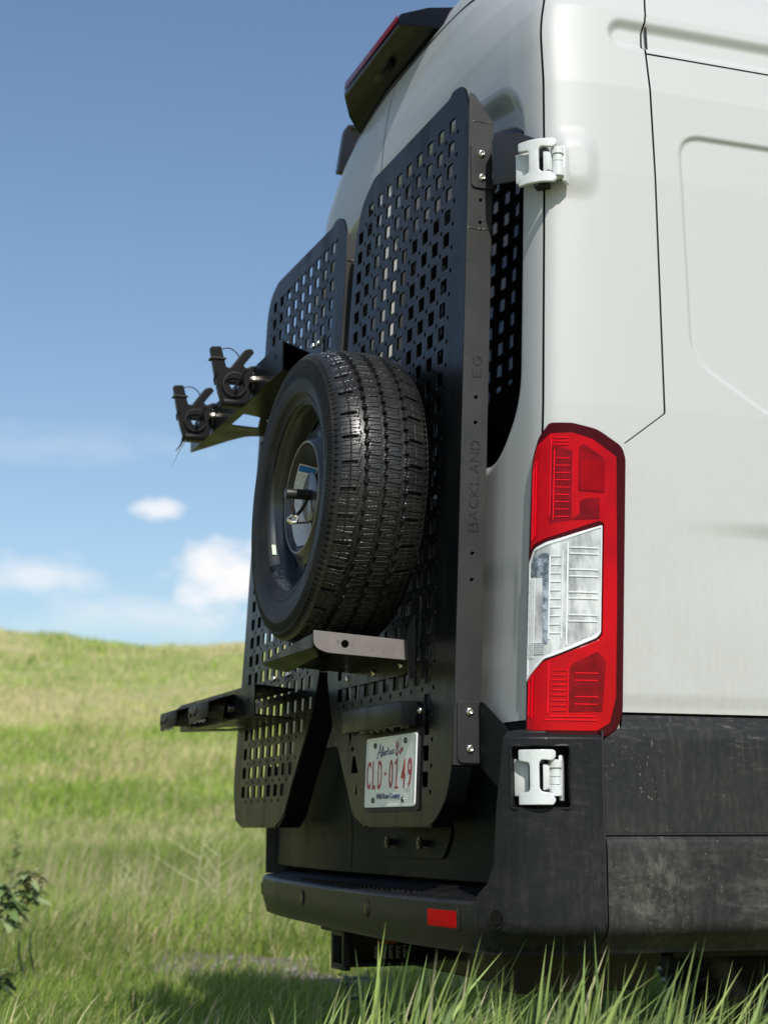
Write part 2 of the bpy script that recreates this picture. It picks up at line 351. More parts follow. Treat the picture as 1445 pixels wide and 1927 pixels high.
GX, GY = np.meshgrid(g1 + 0.0, g1 + 0.0, indexing='ij')
P = np.stack([GX - 3, GY + 1, terrain(GX - 3, GY + 1)], -1)
me = gridmesh(P)
mg = bpy.data.materials.new('grassland'); mg.use_nodes = True; nt = mg.node_tree; p = nt.nodes['Principled BSDF']; p.inputs['Roughness'].default_value = .9; p.inputs['Specular IOR Level'].default_value = .1
N = nt.nodes.new; L = nt.links.new
t = N('ShaderNodeTexCoord')
def tn(scale, stretch=(1, 1, 1), det=6, rg=.6):
    mpn = N('ShaderNodeMapping'); mpn.inputs['Scale'].default_value = stretch; L(t.outputs['Object'], mpn.inputs[0])
    n = N('ShaderNodeTexNoise'); n.inputs['Scale'].default_value = scale; n.inputs['Detail'].default_value = det; n.inputs['Roughness'].default_value = rg; L(mpn.outputs[0], n.inputs['Vector']); return n.outputs['Fac']
def tr(v, a, b):
    r = N('ShaderNodeMapRange'); r.inputs[1].default_value = a; r.inputs[2].default_value = b; L(v, r.inputs[0]); return r.outputs[0]
def tmix(f, a, b):
    x = N('ShaderNodeMixRGB'); L(f, x.inputs[0])
    for i, c in ((1, a), (2, b)):
        if isinstance(c, tuple): x.inputs[i].default_value = (*c, 1)
        else: L(c, x.inputs[i])
    return x.outputs[0]
c = tmix(tr(tn(.10, (1, 1.3, 1)), .40, .62), (.330, .370, .110), (.520, .480, .235))
c = tmix(tr(tn(.33, (1, .8, 1), 8, .7), .46, .70), c, (.58, .50, .31))
c = tmix(tr(tn(.9, (1, .8, 1), 8, .75), .50, .75), c, (.230, .300, .070))
c = tmix(tr(tn(14, (1, 1, 1), 6, .7), .45, .75), c, (.21, .25, .09))
L(c, p.inputs['Base Color'])
b = N('ShaderNodeBump'); b.inputs['Strength'].default_value = .9; b.inputs['Distance'].default_value = .12; L(tn(9, (1, 1, 1), 8, .75), b.inputs['Height']); L(b.outputs[0], p.inputs['Normal'])
ground = link('ground', me, mg, None, True, None); tag(ground, 'rolling grassy hillside rising behind the van', 'ground', kind='structure')

# bare soil track where the grass is worn off
soilm = mat('dry_soil', (.17, .14, .105), .95, bump=1.0, bscale=26, bdist=.02, var=.8, vcol2=(.11, .095, .075), vscale=18)
def vnoise(x, y, s, seed=0):
    """cheap value noise 0..1"""
    r = np.random.default_rng(seed); T = r.random((64, 64)); X = x * s + 17.3; Y = y * s + 5.1
    xi = np.floor(X).astype(int); yi = np.floor(Y).astype(int); fx = X - xi; fy = Y - yi; fx = fx * fx * (3 - 2 * fx); fy = fy * fy * (3 - 2 * fy)
    g = lambda a, b: T[a % 64, b % 64]
    return (g(xi, yi) * (1 - fx) + g(xi + 1, yi) * fx) * (1 - fy) + (g(xi, yi + 1) * (1 - fx) + g(xi + 1, yi + 1) * fx) * fy
tx, ty = np.meshgrid(np.linspace(-6.2, 2.0, 165), np.linspace(-.6, 3.9, 110), indexing='ij')
def bare(x, y):
    return np.clip(.75 - np.abs((y - 1.15 - .10 * (x + 3.5)) / .60) + (vnoise(x, y, 1.9, 3) - .5) * 2.4, 0, 1) * sstep(x, -6.0, -4.4) * (1 - sstep(x, 1.2, 2.0))
hz = terrain(tx, ty) + .012 * (bare(tx, ty) > .2) * 1.0 - .02 * (bare(tx, ty) <= .2) + .012 * (vnoise(tx, ty, 9, 5) - .5)
soilo = link('soil_patch', gridmesh(np.stack([tx, ty, hz], -1)), soilm, None, True, None); tag(soilo, 'bare greyish soil patch in the grass under the rear bumper', 'soil', kind='structure')
sv = []; sf = []
for k in range(420):
    x = rng.uniform(-5.2, 0); y = 1.15 + .10 * (x + 3.5) + rng.normal(0, .45)
    if bare(np.array([x]), np.array([y]))[0] < .2: continue
    r = rng.uniform(.006, .022); z = float(terrain(np.array(x), np.array(y))) + .012; b0 = len(sv)
    for q in ((1, 0, 0), (0, 1, 0), (-1, 0, 0), (0, -1, 0), (0, 0, .8), (0, 0, -.6)): j = rng.uniform(.7, 1.2, 3); sv.append((x + q[0] * r * j[0], y + q[1] * r * j[1], z + q[2] * r * j[2]))
    for a in range(4): sf += [(b0 + a, b0 + (a + 1) % 4, b0 + 4), (b0 + (a + 1) % 4, b0 + a, b0 + 5)]
peb = link('pebbles', from_data(sv, sf), mat('pebble', (.33, .30, .27), .85, var=.6, vscale=30), None, False); tag(peb, 'small grey pebbles scattered over the bare soil', 'pebbles', kind='stuff')

# ------------------------------------------------------------------ grass
def blades(x, y, h, w, lean, dirn, seg, cols, z=None, tip=.0):
    """joined blades; every blade seg segments and a pointed tip"""
    n = len(x); z = terrain(x, y) - .01 if z is None else z
    face = rng.uniform(0, 2 * PI, n); wx, wy = np.cos(face), np.sin(face)
    V = np.zeros((n, 2 * seg + 1, 3)); 
    for k in range(seg + 1):
        t = k / seg; bx = lean * h * t ** 2.0; hh = h * (t - .28 * lean * t ** 2.5)
        cx = x + np.cos(dirn) * bx; cy = y + np.sin(dirn) * bx; cz = z + hh
        if k < seg:
            ww = w * (.75 + .5 * t if t < .5 else 1.0 * (1 - t) * 1.6 + .2) / 2
            V[:, 2 * k] = np.stack([cx - wx * ww, cy - wy * ww, cz], -1); V[:, 2 * k + 1] = np.stack([cx + wx * ww, cy + wy * ww, cz], -1)
        else: V[:, 2 * seg] = np.stack([cx, cy, cz], -1)
    base = (np.arange(n) * (2 * seg + 1))[:, None]; tri = []
    for k in range(seg - 1):
        a = 2 * k; tri += [[a, a + 1, a + 3], [a, a + 3, a + 2]]
    a = 2 * (seg - 1); tri.append([a, a + 1, a + 2])
    T = (base[:, :, None] + np.array(tri)[None]).reshape(-1, 3)
    return V.reshape(-1, 3), T, np.repeat(cols, 2 * seg + 1, axis=0)
def grass_obj(name, parts, label, mt=None, shade_tip=True):
    off = 0; VV = []; TT = []; CC = []
    for V, T, C in parts: VV.append(V); TT.append(T + off); CC.append(C); off += len(V)
    V = np.concatenate(VV); T = np.concatenate(TT); C = np.concatenate(CC)
    me = bpy.data.meshes.new(name); me.vertices.add(len(V)); me.vertices.foreach_set('co', V.reshape(-1).astype(np.float32))
    me.loops.add(T.size); me.loops.foreach_set('vertex_index', T.reshape(-1).astype(np.int32)); me.polygons.add(len(T)); me.polygons.foreach_set('loop_start', np.arange(0, T.size, 3, dtype=np.int32))
    me.update(calc_edges=True)
    at = me.attributes.new('tint', 'FLOAT_COLOR', 'POINT'); at.data.foreach_set('color', np.concatenate([C, np.ones((len(C), 1))], 1).reshape(-1).astype(np.float32))
    o = link(name, me, mt or m_grass, None, True, None); tag(o, label, 'grass', kind='stuff'); return o
def tint(n, x, y, dry=.18, seed=1):
    g = np.array([.210, .350, .050]); y1 = np.array([.420, .505, .105]); s = np.array([.62, .54, .30]); d = np.array([.130, .215, .040])
    a = rng.random(n)[:, None]; c = g * (1 - a) + y1 * a
    c = c * (.72 + .56 * vnoise(x, y, 1.1, seed)[:, None])
    dk = rng.random(n)[:, None] < .2; c = np.where(dk, d * 1.1, c)
    pr = dry * (.10 + 1.2 * vnoise(x, y, .5, seed + 5) ** 2 + 2.4 * np.clip(vnoise(x, y * 1.4, .11, seed + 9) - .42, 0, 1) + 1.6 * np.clip(vnoise(x, y, .045, seed + 12) - .45, 0, 1))
    c = c * (.80 + .42 * vnoise(x, y * 1.3, .17, seed + 15)[:, None])
    return np.where((rng.random(n) < pr)[:, None], s * rng.uniform(.75, 1.15, (n, 1)), c)
def polar(n, d0, d1, a0, a1, power=1.0):
    d = d0 + (d1 - d0) * rng.random(n) ** power; a = np.radians(rng.uniform(a0, a1, n))   # angle from -X towards +Y, seen from the camera foot
    return 3.88 - d * np.cos(a), -1.243 + d * np.sin(a), d
parts = []
for (n, d0, d1, a0, a1, h0, h1, w, seg, dry_) in ((62000, 5.2, 9.5, 4, 38, .07, .23, .0050, 3, .12), (100000, 9, 19, 4, 33, .13, .34, .0075, 3, .24), (100000, 18, 42, 4, 31, .14, .36, .016, 2, .55), (60000, 40, 100, 4, 30, .16, .40, .040, 1, .62)):
    x, y, d = polar(n, d0, d1, a0, a1)
    keep = rng.random(n) > bare(x, y) * 1.15; x, y = x[keep], y[keep]; n = len(x)
    patch = vnoise(x, y, .7, 21)
    h = rng.uniform(h0, h1, n) * (.50 + .75 * patch + .9 * np.clip(vnoise(x, y, .35, 41) - .62, 0, 1) * 2) * (1 - .55 * bare(x, y)); c = tint(n, x, y, dry_) * (1.0 + .25 * sstep(d[keep], 9, 30)[:, None])
    parts.append(blades(x, y, h, w * rng.uniform(.7, 1.3, n), rng.uniform(.1, .75, n), rng.normal(.9, 1.3, n), seg, c))
x, y, d = polar(5200, 62, 112, 4, 30); k_ = vnoise(x, y, .35, 77) > .55; x, y, d = x[k_], y[k_], d[k_]; n = len(x)
parts.append(blades(x, y, rng.uniform(.16, .46, n), rng.uniform(.05, .12, n), rng.uniform(.1, .5, n), rng.normal(.9, 1.3, n), 2, tint(n, x, y, .5) * .85))
x, y, d = polar(9000, 9, 34, 4, 31); k_ = vnoise(x, y, .8, 78) > .66; x, y, d = x[k_], y[k_], d[k_]; n = len(x)     # seed stalks standing over the rest
parts.append(blades(x, y, rng.uniform(.35, .62, n), rng.uniform(.006, .011, n), rng.uniform(.05, .4, n), rng.normal(.9, .8, n), 3, np.array([.52, .47, .27]) * rng.uniform(.7, 1.1, (n, 1))))
grass_obj('meadow_grass', parts, 'green and straw coloured meadow grass running up to the hill')
# tall near blades in front of the bumper
parts = []
def near_blade_set(n, d0, d1, a0, a1, h0, h1, w0, w1, dry=.05):
    x, y, d = polar(n, d0, d1, a0, a1); h = rng.uniform(h0, h1, n)
    c = tint(n, x * 3, y * 3, dry, 4) * 1.15 + np.array([.085, .095, .075])
    c = c * rng.uniform(.65, 1.15, (n, 1))
    return blades(x, y, h, rng.uniform(w0, w1, n), rng.gamma(2.2, .22, n).clip(.08, 1.3), rng.normal(.9, .8, n), 6, c, z=np.zeros(n) - .01)
parts.append(near_blade_set(3200, 2.25, 3.3, 16.5, 34.5, .24, .46, .0035, .010, .14))
parts.append(near_blade_set(520, 2.3, 3.0, 19, 33.5, .38, .55, .006, .014, .10))
parts.append(near_blade_set(900, 2.5, 5.2, 7, 18, .14, .27, .004, .008))
grass_obj('tall_grass', parts, 'long bright grass blades in front of the rear bumper')

# ------------------------------------------------------------------ van
van = empty('van', (0, 2.6, 0), 'white high-roof cargo van with charcoal lower body, seen from its rear corner', 'van')
# plan curve of the right half: x, y offset of the rear face, going round the corner to the side
PC = np.array([(0, .084), (.55, .0845), (.86, .086), (.955, .090), (.995, .099), (1.006, .1075), (1.0145, .119), (1.022, .140), (1.030, .18), (1.034, .235), (1.036, .40), (1.036, 5.4)])
def dense(P):   # smooth resample
    out = [P[0]]
    for i in range(len(P) - 1):
        for k in range(1, 5): out.append(P[i] + (P[i + 1] - P[i]) * k / 4)
    return np.array(out)
def chaikin(P, i0, n=3):
    for _ in range(n):
        A, B = P[i0:-1], P[i0 + 1:]; Q = np.empty((2 * len(A), 2)); Q[0::2] = A * .75 + B * .25; Q[1::2] = A * .25 + B * .75
        P = np.concatenate([P[:i0 + 1], Q, P[-1:]])
    return P
PC = chaikin(PC, 2)
PCS = np.concatenate([[0], np.cumsum(np.hypot(*np.diff(PC, axis=0).T))])
def s_at_y(y): return float(np.interp(y, PC[:, 1], PCS))
def s_at_x(x): return float(np.interp(x, PC[:, 0], PCS))
SEAM_S = s_at_x(.997)
ZP = np.array([(.40, .985, -.012), (.60, .998, -.0035), (.90, 1, .009), (1.5, 1, .0345), (2.0, .982, .0555), (2.2, .968, .064), (2.39, .935, .073), (2.48, .895, .083), (2.56, .84, .097), (2.63, .765, .116), (2.69, .665, .145), (2.735, .55, .19), (2.765, .42, .26), (2.782, .27, .38), (2.79, .10, .60)])
LSH = lambda x: .090 * np.clip(x / 1.03, 0, 1) ** 1.6     # the far corner sits a little further forward
def body(s, z, off=0.0):
    """outer skin of the van: s arc length from the centre line (negative = left), off = outwards"""
    s, z = np.broadcast_arrays(np.asarray(s, float), np.asarray(z, float)); sg = np.where(s < 0, -1.0, 1.0); a = np.abs(s)
    def base(a, z):
        x = np.interp(a, PCS, PC[:, 0]); y = np.interp(a, PCS, PC[:, 1]); w = np.interp(z, ZP[:, 0], ZP[:, 1]); l = np.interp(z, ZP[:, 0], ZP[:, 2])
        rr = .20 * sstep(z, 2.15, 2.6)                       # rounder corners near the roof
        y2 = y + LSH(x) * (sg < 0) + rr * sstep(x, .62, 1.036) ** 2 * (sg < 0) + .05 * sstep(z, 2.3, 2.6) * sstep(x, .5, 1.03) ** 2 * (sg > 0)
        return np.stack([x * w, y2 + l, z], -1)
    P = base(a, z)
    e = .004; du = base(a + e, z) - base(np.maximum(a - e, 0), z); dv = base(a, z + e) - base(a, z - e)
    n = np.cross(du, dv); n /= np.linalg.norm(n, axis=-1, keepdims=True) + 1e-12
    P = P + n * np.asarray(off)[..., None]
    P[..., 0] *= sg
    return P
# recesses of the door window, traced in (x, z) on the right door
WIN = rpoly([(.075, 1.42), (.80, 1.42), (.905, 1.53), (.905, 2.10), (.84, 2.165), (.50, 2.26), (.075, 2.29)], [.04, .10, .12, .10, .12, .1, .04], 8)
REC = rpoly([(.06, 1.40), (.81, 1.40), (.92, 1.515), (.925, 2.17), (.86, 2.250), (.50, 2.31), (.06, 2.33)], [.04, .10, .12, .10, .12, .1, .04], 8)
def door_h(s, z):
    x = np.abs(s); d1 = sd_poly(x, z, REC)
    h = -.030 * sstep(-d1, -.004, .05)
    h = h * (1 - .0) - .006 * sstep(-sd_poly(x, z, WIN), -.002, .004)
    h = h + .010 * np.exp(-((x - .50) / .34) ** 2) * sstep(z, 2.33, 2.46) * .5          # slight crown above the window
    # two swages across the lower door and the handle panel
    h = h - .0022 * sstep(z, 1.22, 1.15) * sstep(z, .98, 1.06) * sstep(x, .93, .90)
    return h
def side_h(y, z):
    h = np.zeros_like(y)
    # upper groove with a rounded end
    d = np.hypot(np.maximum(.345 - y, 0), (z - 2.335)) - .028
    h -= .016 * sstep(-d, -.010, .012)
    # pressed panel for a window that is not there
    WP = rpoly([(.452, 2.112), (.452, 1.64), (.475, 1.60), (.66, 1.49), (1.6, 1.49), (1.6, 2.112)], [.06, .02, .03, .05, .01, .05], 8)
    h -= .009 * sstep(-sd_poly(y, z, WP), -.001, .009)
    # swage low on the side: overhanging edge that fades out to the left
    f = sstep(y, .36, .75)
    h -= .011 * f * sstep(z, 1.285, 1.245) * sstep(z, 1.06, 1.23)
    # soft swelling of the corner around the hinge
    by = (y - .214) / .038; bz = (z - 2.012) / .058
    h += .012 * sstep(1.45 - (np.abs(by) ** 3 + np.abs(bz) ** 3) ** (1 / 3), 0, .95) 
    h += .004 * sstep(y, .226, .245) * 0 - .0035 * sstep(z, .935, .90)
    return h
def patch(name, sl, sr, z0, z1, ns, nz, mt, hf=None, off=0.0, parent=van, **k):
    zz = z0 + (z1 - z0) * np.linspace(0, 1, nz); S = np.zeros((ns, nz)); 
    for j, z in enumerate(zz):
        a = sl(z) if callable(sl) else sl; b = sr(z) if callable(sr) else sr
        S[:, j] = np.linspace(a, b, ns)
    Z = np.broadcast_to(zz, (ns, nz)); O = np.full(S.shape, off)
    if hf is not None: O = O + hf(S, Z)
    return link(name, gridmesh(body(S, Z, O)), mt, parent, True, 50, **k)
LEAN = lambda z: np.interp(z, ZP[:, 0], ZP[:, 2])
def side_hf(S, Z):
    y = np.interp(S, PCS, PC[:, 1]) + LEAN(Z); return side_h(y, Z)
G = .0028
TOPZ = 2.63
def doorend(z): return SEAM_S - G
ds = []
for sg in (1, -1):
    a, b = (G, SEAM_S - G) if sg > 0 else (-(SEAM_S - G), -G)
    up_ = patch('rear_door', a, b, .880, TOPZ, 230, 400, m_white, door_h, label='white right rear door' if sg > 0 else 'white left rear door')
    ds.append(up_)
    patch('door_lower_panel', a, b, .572, .877, 60, 30, m_doorlow, lambda S, Z: .004 * sstep(Z, .66, .70) * sstep(np.abs(S), .93, .88) - .006 * sstep(Z, .70, .69) * 0, parent=up_)
    wpoly = [(x * sg, z) for x, z in WIN]
    sheet('window', wpoly, [], .004, m_glass, up_, fn=lambda u_, v_, w_: tuple(body(u_, v_, -.0335 + w_)), cuts=[('v', z) for z in (1.6, 1.8, 2.0, 2.2)] + [('u', sg * x) for x in (.3, .55, .8, .86)])
def pill_r(z):      # right border of the corner pillar, following the panel joint
    y = .385 + .012 * (z - 1.49) / .9 if z > 1.492 else (.385 - (1.492 - z) / (1.492 - 1.421) * .095 if z > 1.421 else .270)
    return s_at_y(y - float(LEAN(z)))
patch('corner_pillar', SEAM_S + G, lambda z: pill_r(z) - .0022, .86, 2.66, 110, 430, m_white, side_hf)
patch('side_panel', lambda z: pill_r(z) + .0022, s_at_y(1.25), .895, 2.288, 230, 380, m_white, side_hf)
patch('side_panel', lambda z: pill_r(z) + .0022, s_at_y(1.25), 2.2925, 2.66, 200, 80, m_white, side_hf)
patch('side_panel', s_at_y(1.254), s_at_y(5.4), .895, 2.66, 30, 60, m_white, None)
patch('side_panel', -s_at_y(5.4), -(SEAM_S + G), .895, 2.66, 90, 60, m_white, None, label='white left side of the van')
# roof: the rings above the doors
zz = np.concatenate([np.linspace(2.636, 2.76, 24), np.linspace(2.765, 2.79, 10)])
S = np.concatenate([np.linspace(-s_at_y(5.4), -1.1, 20), np.linspace(-1.08, 1.08, 120), np.linspace(1.1, s_at_y(5.4), 20)])
sg_, zg_ = np.meshgrid(S, zz, indexing='ij'); rp = body(sg_, zg_)
roof = link('roof', gridmesh(rp), m_white, van, True, 50)
cap = rp[:, -1]; mb = MB(); mb.add([tuple(q) for q in cap], [tuple(range(len(cap)))]); mb.build('roof_panel', m_white, van)
mb = MB(); f0 = body(np.array([s_at_y(5.39)] * 12), np.linspace(.3, 2.79, 12)); pts = [tuple(q) for q in f0] + [(-q[0], q[1], q[2]) for q in f0[::-1]]
mb.prism([(p[0], 5.39, p[2]) for p in pts], [(p[0], 5.42, p[2]) for p in pts]); mb.build('cab_bulkhead', m_white, van, smooth=False)
# inner shell keeps the joints dark
S = np.linspace(-s_at_y(5.3), s_at_y(5.3), 700); zz = np.linspace(.475, 2.735, 60); sg_, zg_ = np.meshgrid(S, zz, indexing='ij')
off = np.where(np.abs(sg_) < SEAM_S - .03, -.050, -.022)
link('inner_shell', gridmesh(body(sg_, zg_, off)), m_liner, van, True, 50)
# floor pan
MB().box((-.98, .98), (.20, 5.3), (.465, .485)).build('floor_pan', m_liner, van, smooth=False)
# thin rubber seal in the centre joint and in the door/pillar joint
for nm, s0 in (('door_seal', 0.0), ('door_seal', SEAM_S), ('door_seal', -SEAM_S)):
    q = body(np.full(80, s0), np.linspace(.60, 2.62, 80), -.006 if s0 == 0 else -.008)
    MB().tube([tuple(p) for p in q], .004, 6).build(nm, m_seam, van)
q = np.concatenate([body(np.linspace(.98, -.66, 60), 2.630 - .075 * np.linspace(.98, -.66, 60) ** 2, .0005), body(np.array([-.74, -.81, -.87, -.915, -.95, -.975]), np.array([2.590, 2.570, 2.54, 2.49, 2.41, 2.30]), -.001)]); MB().tube([tuple(p) for p in q], .0060, 6).build('roof_joint', m_seam, van)
zz = np.array([2.66, 2.4, 2.0, 1.6, 1.50, 1.492, 1.48, 1.45, 1.425, 1.4215])
q = np.concatenate([body(np.array([pill_r(z) for z in zz]), zz, -.0035), body(np.array([s_at_y(.250), s_at_y(.236)]), np.array([1.413, 1.404]), -.0030)]); MB().tube([tuple(p) for p in q], .0026, 6).build('panel_seal', m_seam, van)
q = body(np.linspace(s_at_y(.385), s_at_y(1.25), 30), np.full(30, 2.2902), -.0035); MB().tube([tuple(p) for p in q], .0024, 6).build('panel_seal', m_seam, van)

# lower side: dark panels. plan outside the body by 18 mm
BPC = np.array([(0, -.028), (.35, -.0265), (.60, -.021), (.80, -.010), (.90, .001), (.95, .013), (.985, .032), (1.012, .060), (1.030, .095), (1.042, .14), (1.050, .18), (1.054, .220), (1.055, .40), (1.055, 5.3)])
BPC = chaikin(BPC, 1)
BS = np.concatenate([[0], np.cumsum(np.hypot(*np.diff(BPC, axis=0).T))])
def bs_y(y): return float(np.interp(y, BPC[:, 1], BS))
def bs_x(x): return float(np.interp(x, BPC[:, 0], BS))
BSH = lambda x: np.interp(x, [-1.03, -.95, -.86, -.745, -.5, -.3, 0, .2, .44, .6], [.128, .121, .106, .083, .058, .045, .026, .013, .002, 0])   # bow of the beam, stronger on the far side
# vertical profile: inward offset as the skin nears its lower edge and its upper ledge
def bump(s, z, off=0.0, prof=0):
    s, z = np.broadcast_arrays(np.asarray(s, float), np.asarray(z, float)); sg = np.where(s < 0, -1.0, 1.0); a = np.abs(s)
    x = np.interp(a, BS, BPC[:, 0]); y = np.interp(a, BS, BPC[:, 1])
    y = y + BSH(x * sg)
    e = .004; x2 = np.interp(a + e, BS, BPC[:, 0]); y2 = np.interp(a + e, BS, BPC[:, 1]); x1 = np.interp(a - e, BS, BPC[:, 0]); y1 = np.interp(a - e, BS, BPC[:, 1])
    nx, ny = (y2 - y1), -(x2 - x1); L_ = np.hypot(nx, ny) + 1e-12; nx /= L_; ny /= L_
    o = np.asarray(off) + np.zeros_like(z)
    o = o - (.012 + .038 * sstep(x, .90, 1.02)) * sstep(z, .515, .445) ** 2 - .016 * sstep(a, bs_y(.02), bs_y(.12)) * 0
    return np.stack([(x + nx * o) * sg, y + ny * o, z + 0 * x], -1)
def bpatch(name, sl, sr, z0, z1, ns, nz, mt, hf=None, parent=van, zfun=None, **k):
    T = np.linspace(0, 1, nz); S = np.zeros((ns, nz)); Z = np.zeros((ns, nz))
    for j, t_ in enumerate(T):
        za = z0 + (z1 - z0) * t_; a = sl(za) if callable(sl) else sl; b = sr(za) if callable(sr) else sr
        S[:, j] = np.linspace(a, b, ns); Z[:, j] = za
    if zfun is not None: Z = zfun(S, Z, T)
    O = np.zeros(S.shape) if hf is None else hf(S, Z)
    return link(name, gridmesh(bump(S, Z, O)), mt, parent, True, 50, **k)
cs = bs_y(.220)
def clad_h(S, Z): # ledge that leans in towards the white body, scuffed dents near the wheel arch
    h = -.020 * sstep(Z, .862, .888) - .004 * sstep(Z, .845, .86)
    return h
clad_sl = lambda z: float(np.interp(z, [.842, .850, .866, .889], [cs + .002, bs_y(.236), bs_y(.262), bs_y(.276)]))
patchU = bpatch('side_cladding', clad_sl, bs_y(5.3), .668, .8895, 200, 40, m_lower, clad_h, label='scuffed charcoal upper side cladding')
def clad_l(S, Z):
    h = .004 * sstep(Z, .660, .650) - .006 * sstep(Z, .655, .663)
    y = np.interp(S, BS, BPC[:, 1])
    return h + .006 * np.exp(-((y - .30) / .05) ** 2 - ((Z - .60) / .035) ** 2)
bpatch('side_cladding', cs + .002, bs_y(5.3), .445, .663, 200, 50, m_lower, clad_l, label='muddy charcoal lower side cladding')
bpatch('side_cladding', -bs_y(5.3), -cs, .445, .8895, 60, 30, m_lower, None, label='charcoal cladding on the left side')
# ledge between cladding and body
zl = np.linspace(0, 1, 4); Sl = np.linspace(bs_y(.276), bs_y(5.3), 60)
A = bump(Sl, np.full(60, .8895), np.full(60, -.024)); B = A.copy(); B[:, 0] -= .03; B[:, 2] += .004
link('cladding_ledge', gridmesh(np.stack([A, B], 1)), m_lower, van, True, 50)

# bumper
bumper = None
def zr(x): return .0  # level
cL = cs - .002
HW = (.055, .158, .728, .842)          # hinge window in (y along the corner, z)
def corner_left(z): 
    v = np.interp(z, [.445, .548, .560, .575, .61, .72, .80, .875], [bs_x(.930), bs_x(.932), bs_x(.945), bs_x(.962), bs_x(.975), bs_x(.982), bs_x(.990), bs_x(.996)])
    return float(v)
# strips of the corner around the hinge opening
HWa, HWb = bs_y(.052), bs_y(.156); HZ0, HZ1 = .712, .829
def crn_h(S, Z):
    h = -.014 * sstep(Z, .842, .856)
    return h
cornerbits = [(corner_left, cL, .445, HZ0, 70, 90), (corner_left, HWa, HZ0, HZ1, 14, 30), (HWb, cL, HZ0, HZ1, 30, 30), (corner_left, cL, HZ1, .856, 70, 14)]
# one joined shell for the right corner
vs = []; fs = []
bm = bmesh.new()
for (a_, b_, z0, z1, ns, nz) in cornerbits:
    T = np.linspace(0, 1, nz); S = np.zeros((ns, nz)); Z = np.zeros((ns, nz))
    for j, t_ in enumerate(T):
        za = z0 + (z1 - z0) * t_; S[:, j] = np.linspace(a_(za) if callable(a_) else a_, b_(za) if callable(b_) else b_, ns); Z[:, j] = za
    m_ = gridmesh(bump(S, Z, crn_h(S, Z))); bm.from_mesh(m_); bpy.data.meshes.remove(m_)
bmesh.ops.remove_doubles(bm, verts=bm.verts, dist=1e-5)
me = bpy.data.meshes.new('corner'); bm.to_mesh(me); bm.free()
corner = link('bumper_corner', me, m_bump, van, True, 50, label='charcoal right corner of the rear bumper with the hinge opening')
# reveal walls of the hinge opening and its dark back
mb = MB()
ring = [(HWa, HZ0), (HWb, HZ0), (HWb, HZ1), (HWa, HZ1)]
R8 = rpoly(ring, .008, 4)
fr = [tuple(bump(a, z)) for a, z in R8]; bk = [tuple(bump(a, z, -.05)) for a, z in R8]
n = len(R8); mb.add(fr + bk, [(i, (i + 1) % n, n + (i + 1) % n, n + i) for i in range(n)] + [tuple(range(n, 2 * n))]); mb.build('hinge_pocket', m_cut, corner, ang=50)
mb = MB()   # raised rim of the opening
q = [tuple(bump(a, z, .0005)) for a, z in R8]; mb.tube(q + [q[0]], .0028, 6, caps=False); mb.build('pocket_rim', m_bump, corner)
# jamb from the corner edge to the door, and the top ledge of the corner
zz = np.linspace(.548, .856, 40); e1 = np.array([bump(corner_left(z), z, float(-.014 * sstep(np.array(z), .842, .856))) for z in zz])
e2 = e1.copy(); e2[:, 0] -= .012; e2[:, 1] = np.maximum(e1[:, 1] + .055, .10)
e1b = e1.copy(); e1b[:, 0] -= .004; e1b[:, 1] += .006
link('bumper_jamb', gridmesh(np.stack([e1, e1b, e2], 1)), m_bump, corner, True, 60)
Sl = np.linspace(corner_left(.856), cL, 40); A = bump(Sl, np.full(40, .856), np.full(40, -.014)); B = A.copy(); B[:, 1] += .04 * (1 - sstep(Sl, bs_y(.08), bs_y(.18))); B[:, 0] -= .04 * sstep(Sl, bs_y(.05), bs_y(.12)); B[:, 2] += .006
link('corner_ledge', gridmesh(np.stack([A, B], 1)), m_bump, corner, True, 60)
# middle of the bumper with its step
sM = bs_x(.930) - .0015
def zmid(S, Z, T): return Z + 0 * S
def mid_h(S, Z):
    h = -.006 * sstep(Z, .535, .541) ** 2
    return h
ZT = .541
mid = bpatch('bumper_beam', -bs_y(.30), sM, .445, ZT, 260, 40, m_bump, mid_h, label='dark rear bumper beam with the step')
Sl = np.linspace(-bs_y(.30), bs_x(.945), 160); A = bump(Sl, np.full(160, ZT), np.full(160, -.006)); rows = [A]
for k, (dy, dz) in enumerate([(.0015, .0012), (.004, .0018), (.03, .0055), (.06, .014), (.125, .026)]):
    B = A.copy(); B[:, 1] = np.minimum(A[:, 1] + dy * 1.0, A[:, 1] + dy); B[:, 0] *= (1 - dy * .15); B[:, 2] += dz; rows.append(B)
m_step = mat('ribbed_step', (.006, .006, .007), .45, spec=.2, bump=.6, bscale=70, bdist=.002, var=.5, vcol2=(.022, .021, .020), vscale=24, vstretch=(1, .3, 1))
step = link('bumper_step', gridmesh(np.stack(rows, 1)), m_step, mid, True, 60)
mb = MB()
for k in range(58):     # grip ribs on the step
    x = -.86 + k * .030; yb = float(np.interp(abs(x), BPC[:, 0], BPC[:, 1])); 
    mb.box((x - .002, x + .002), (yb + .024 + float(BSH(x)), yb + .075), (.540, .5500)) if yb + .024 + float(BSH(x)) < yb + .07 else None
mb.build('grip_rib', m_step, mid, smooth=False, kind='stuff')
# left corner of the bumper and door jamb
patchl = bpatch('bumper_corner', -bs_y(.235), -bs_x(.955), .545, .856, 40, 30, m_bump, None, label='charcoal left corner of the rear bumper')
zz = np.linspace(.545, .856, 20); e1 = bump(np.full(20, -bs_x(.955)), zz); e2 = e1 + np.array([.03, .060, 0]); link('bumper_jamb', gridmesh(np.stack([e1, e2], 1)), m_cut, patchl, True, 60)
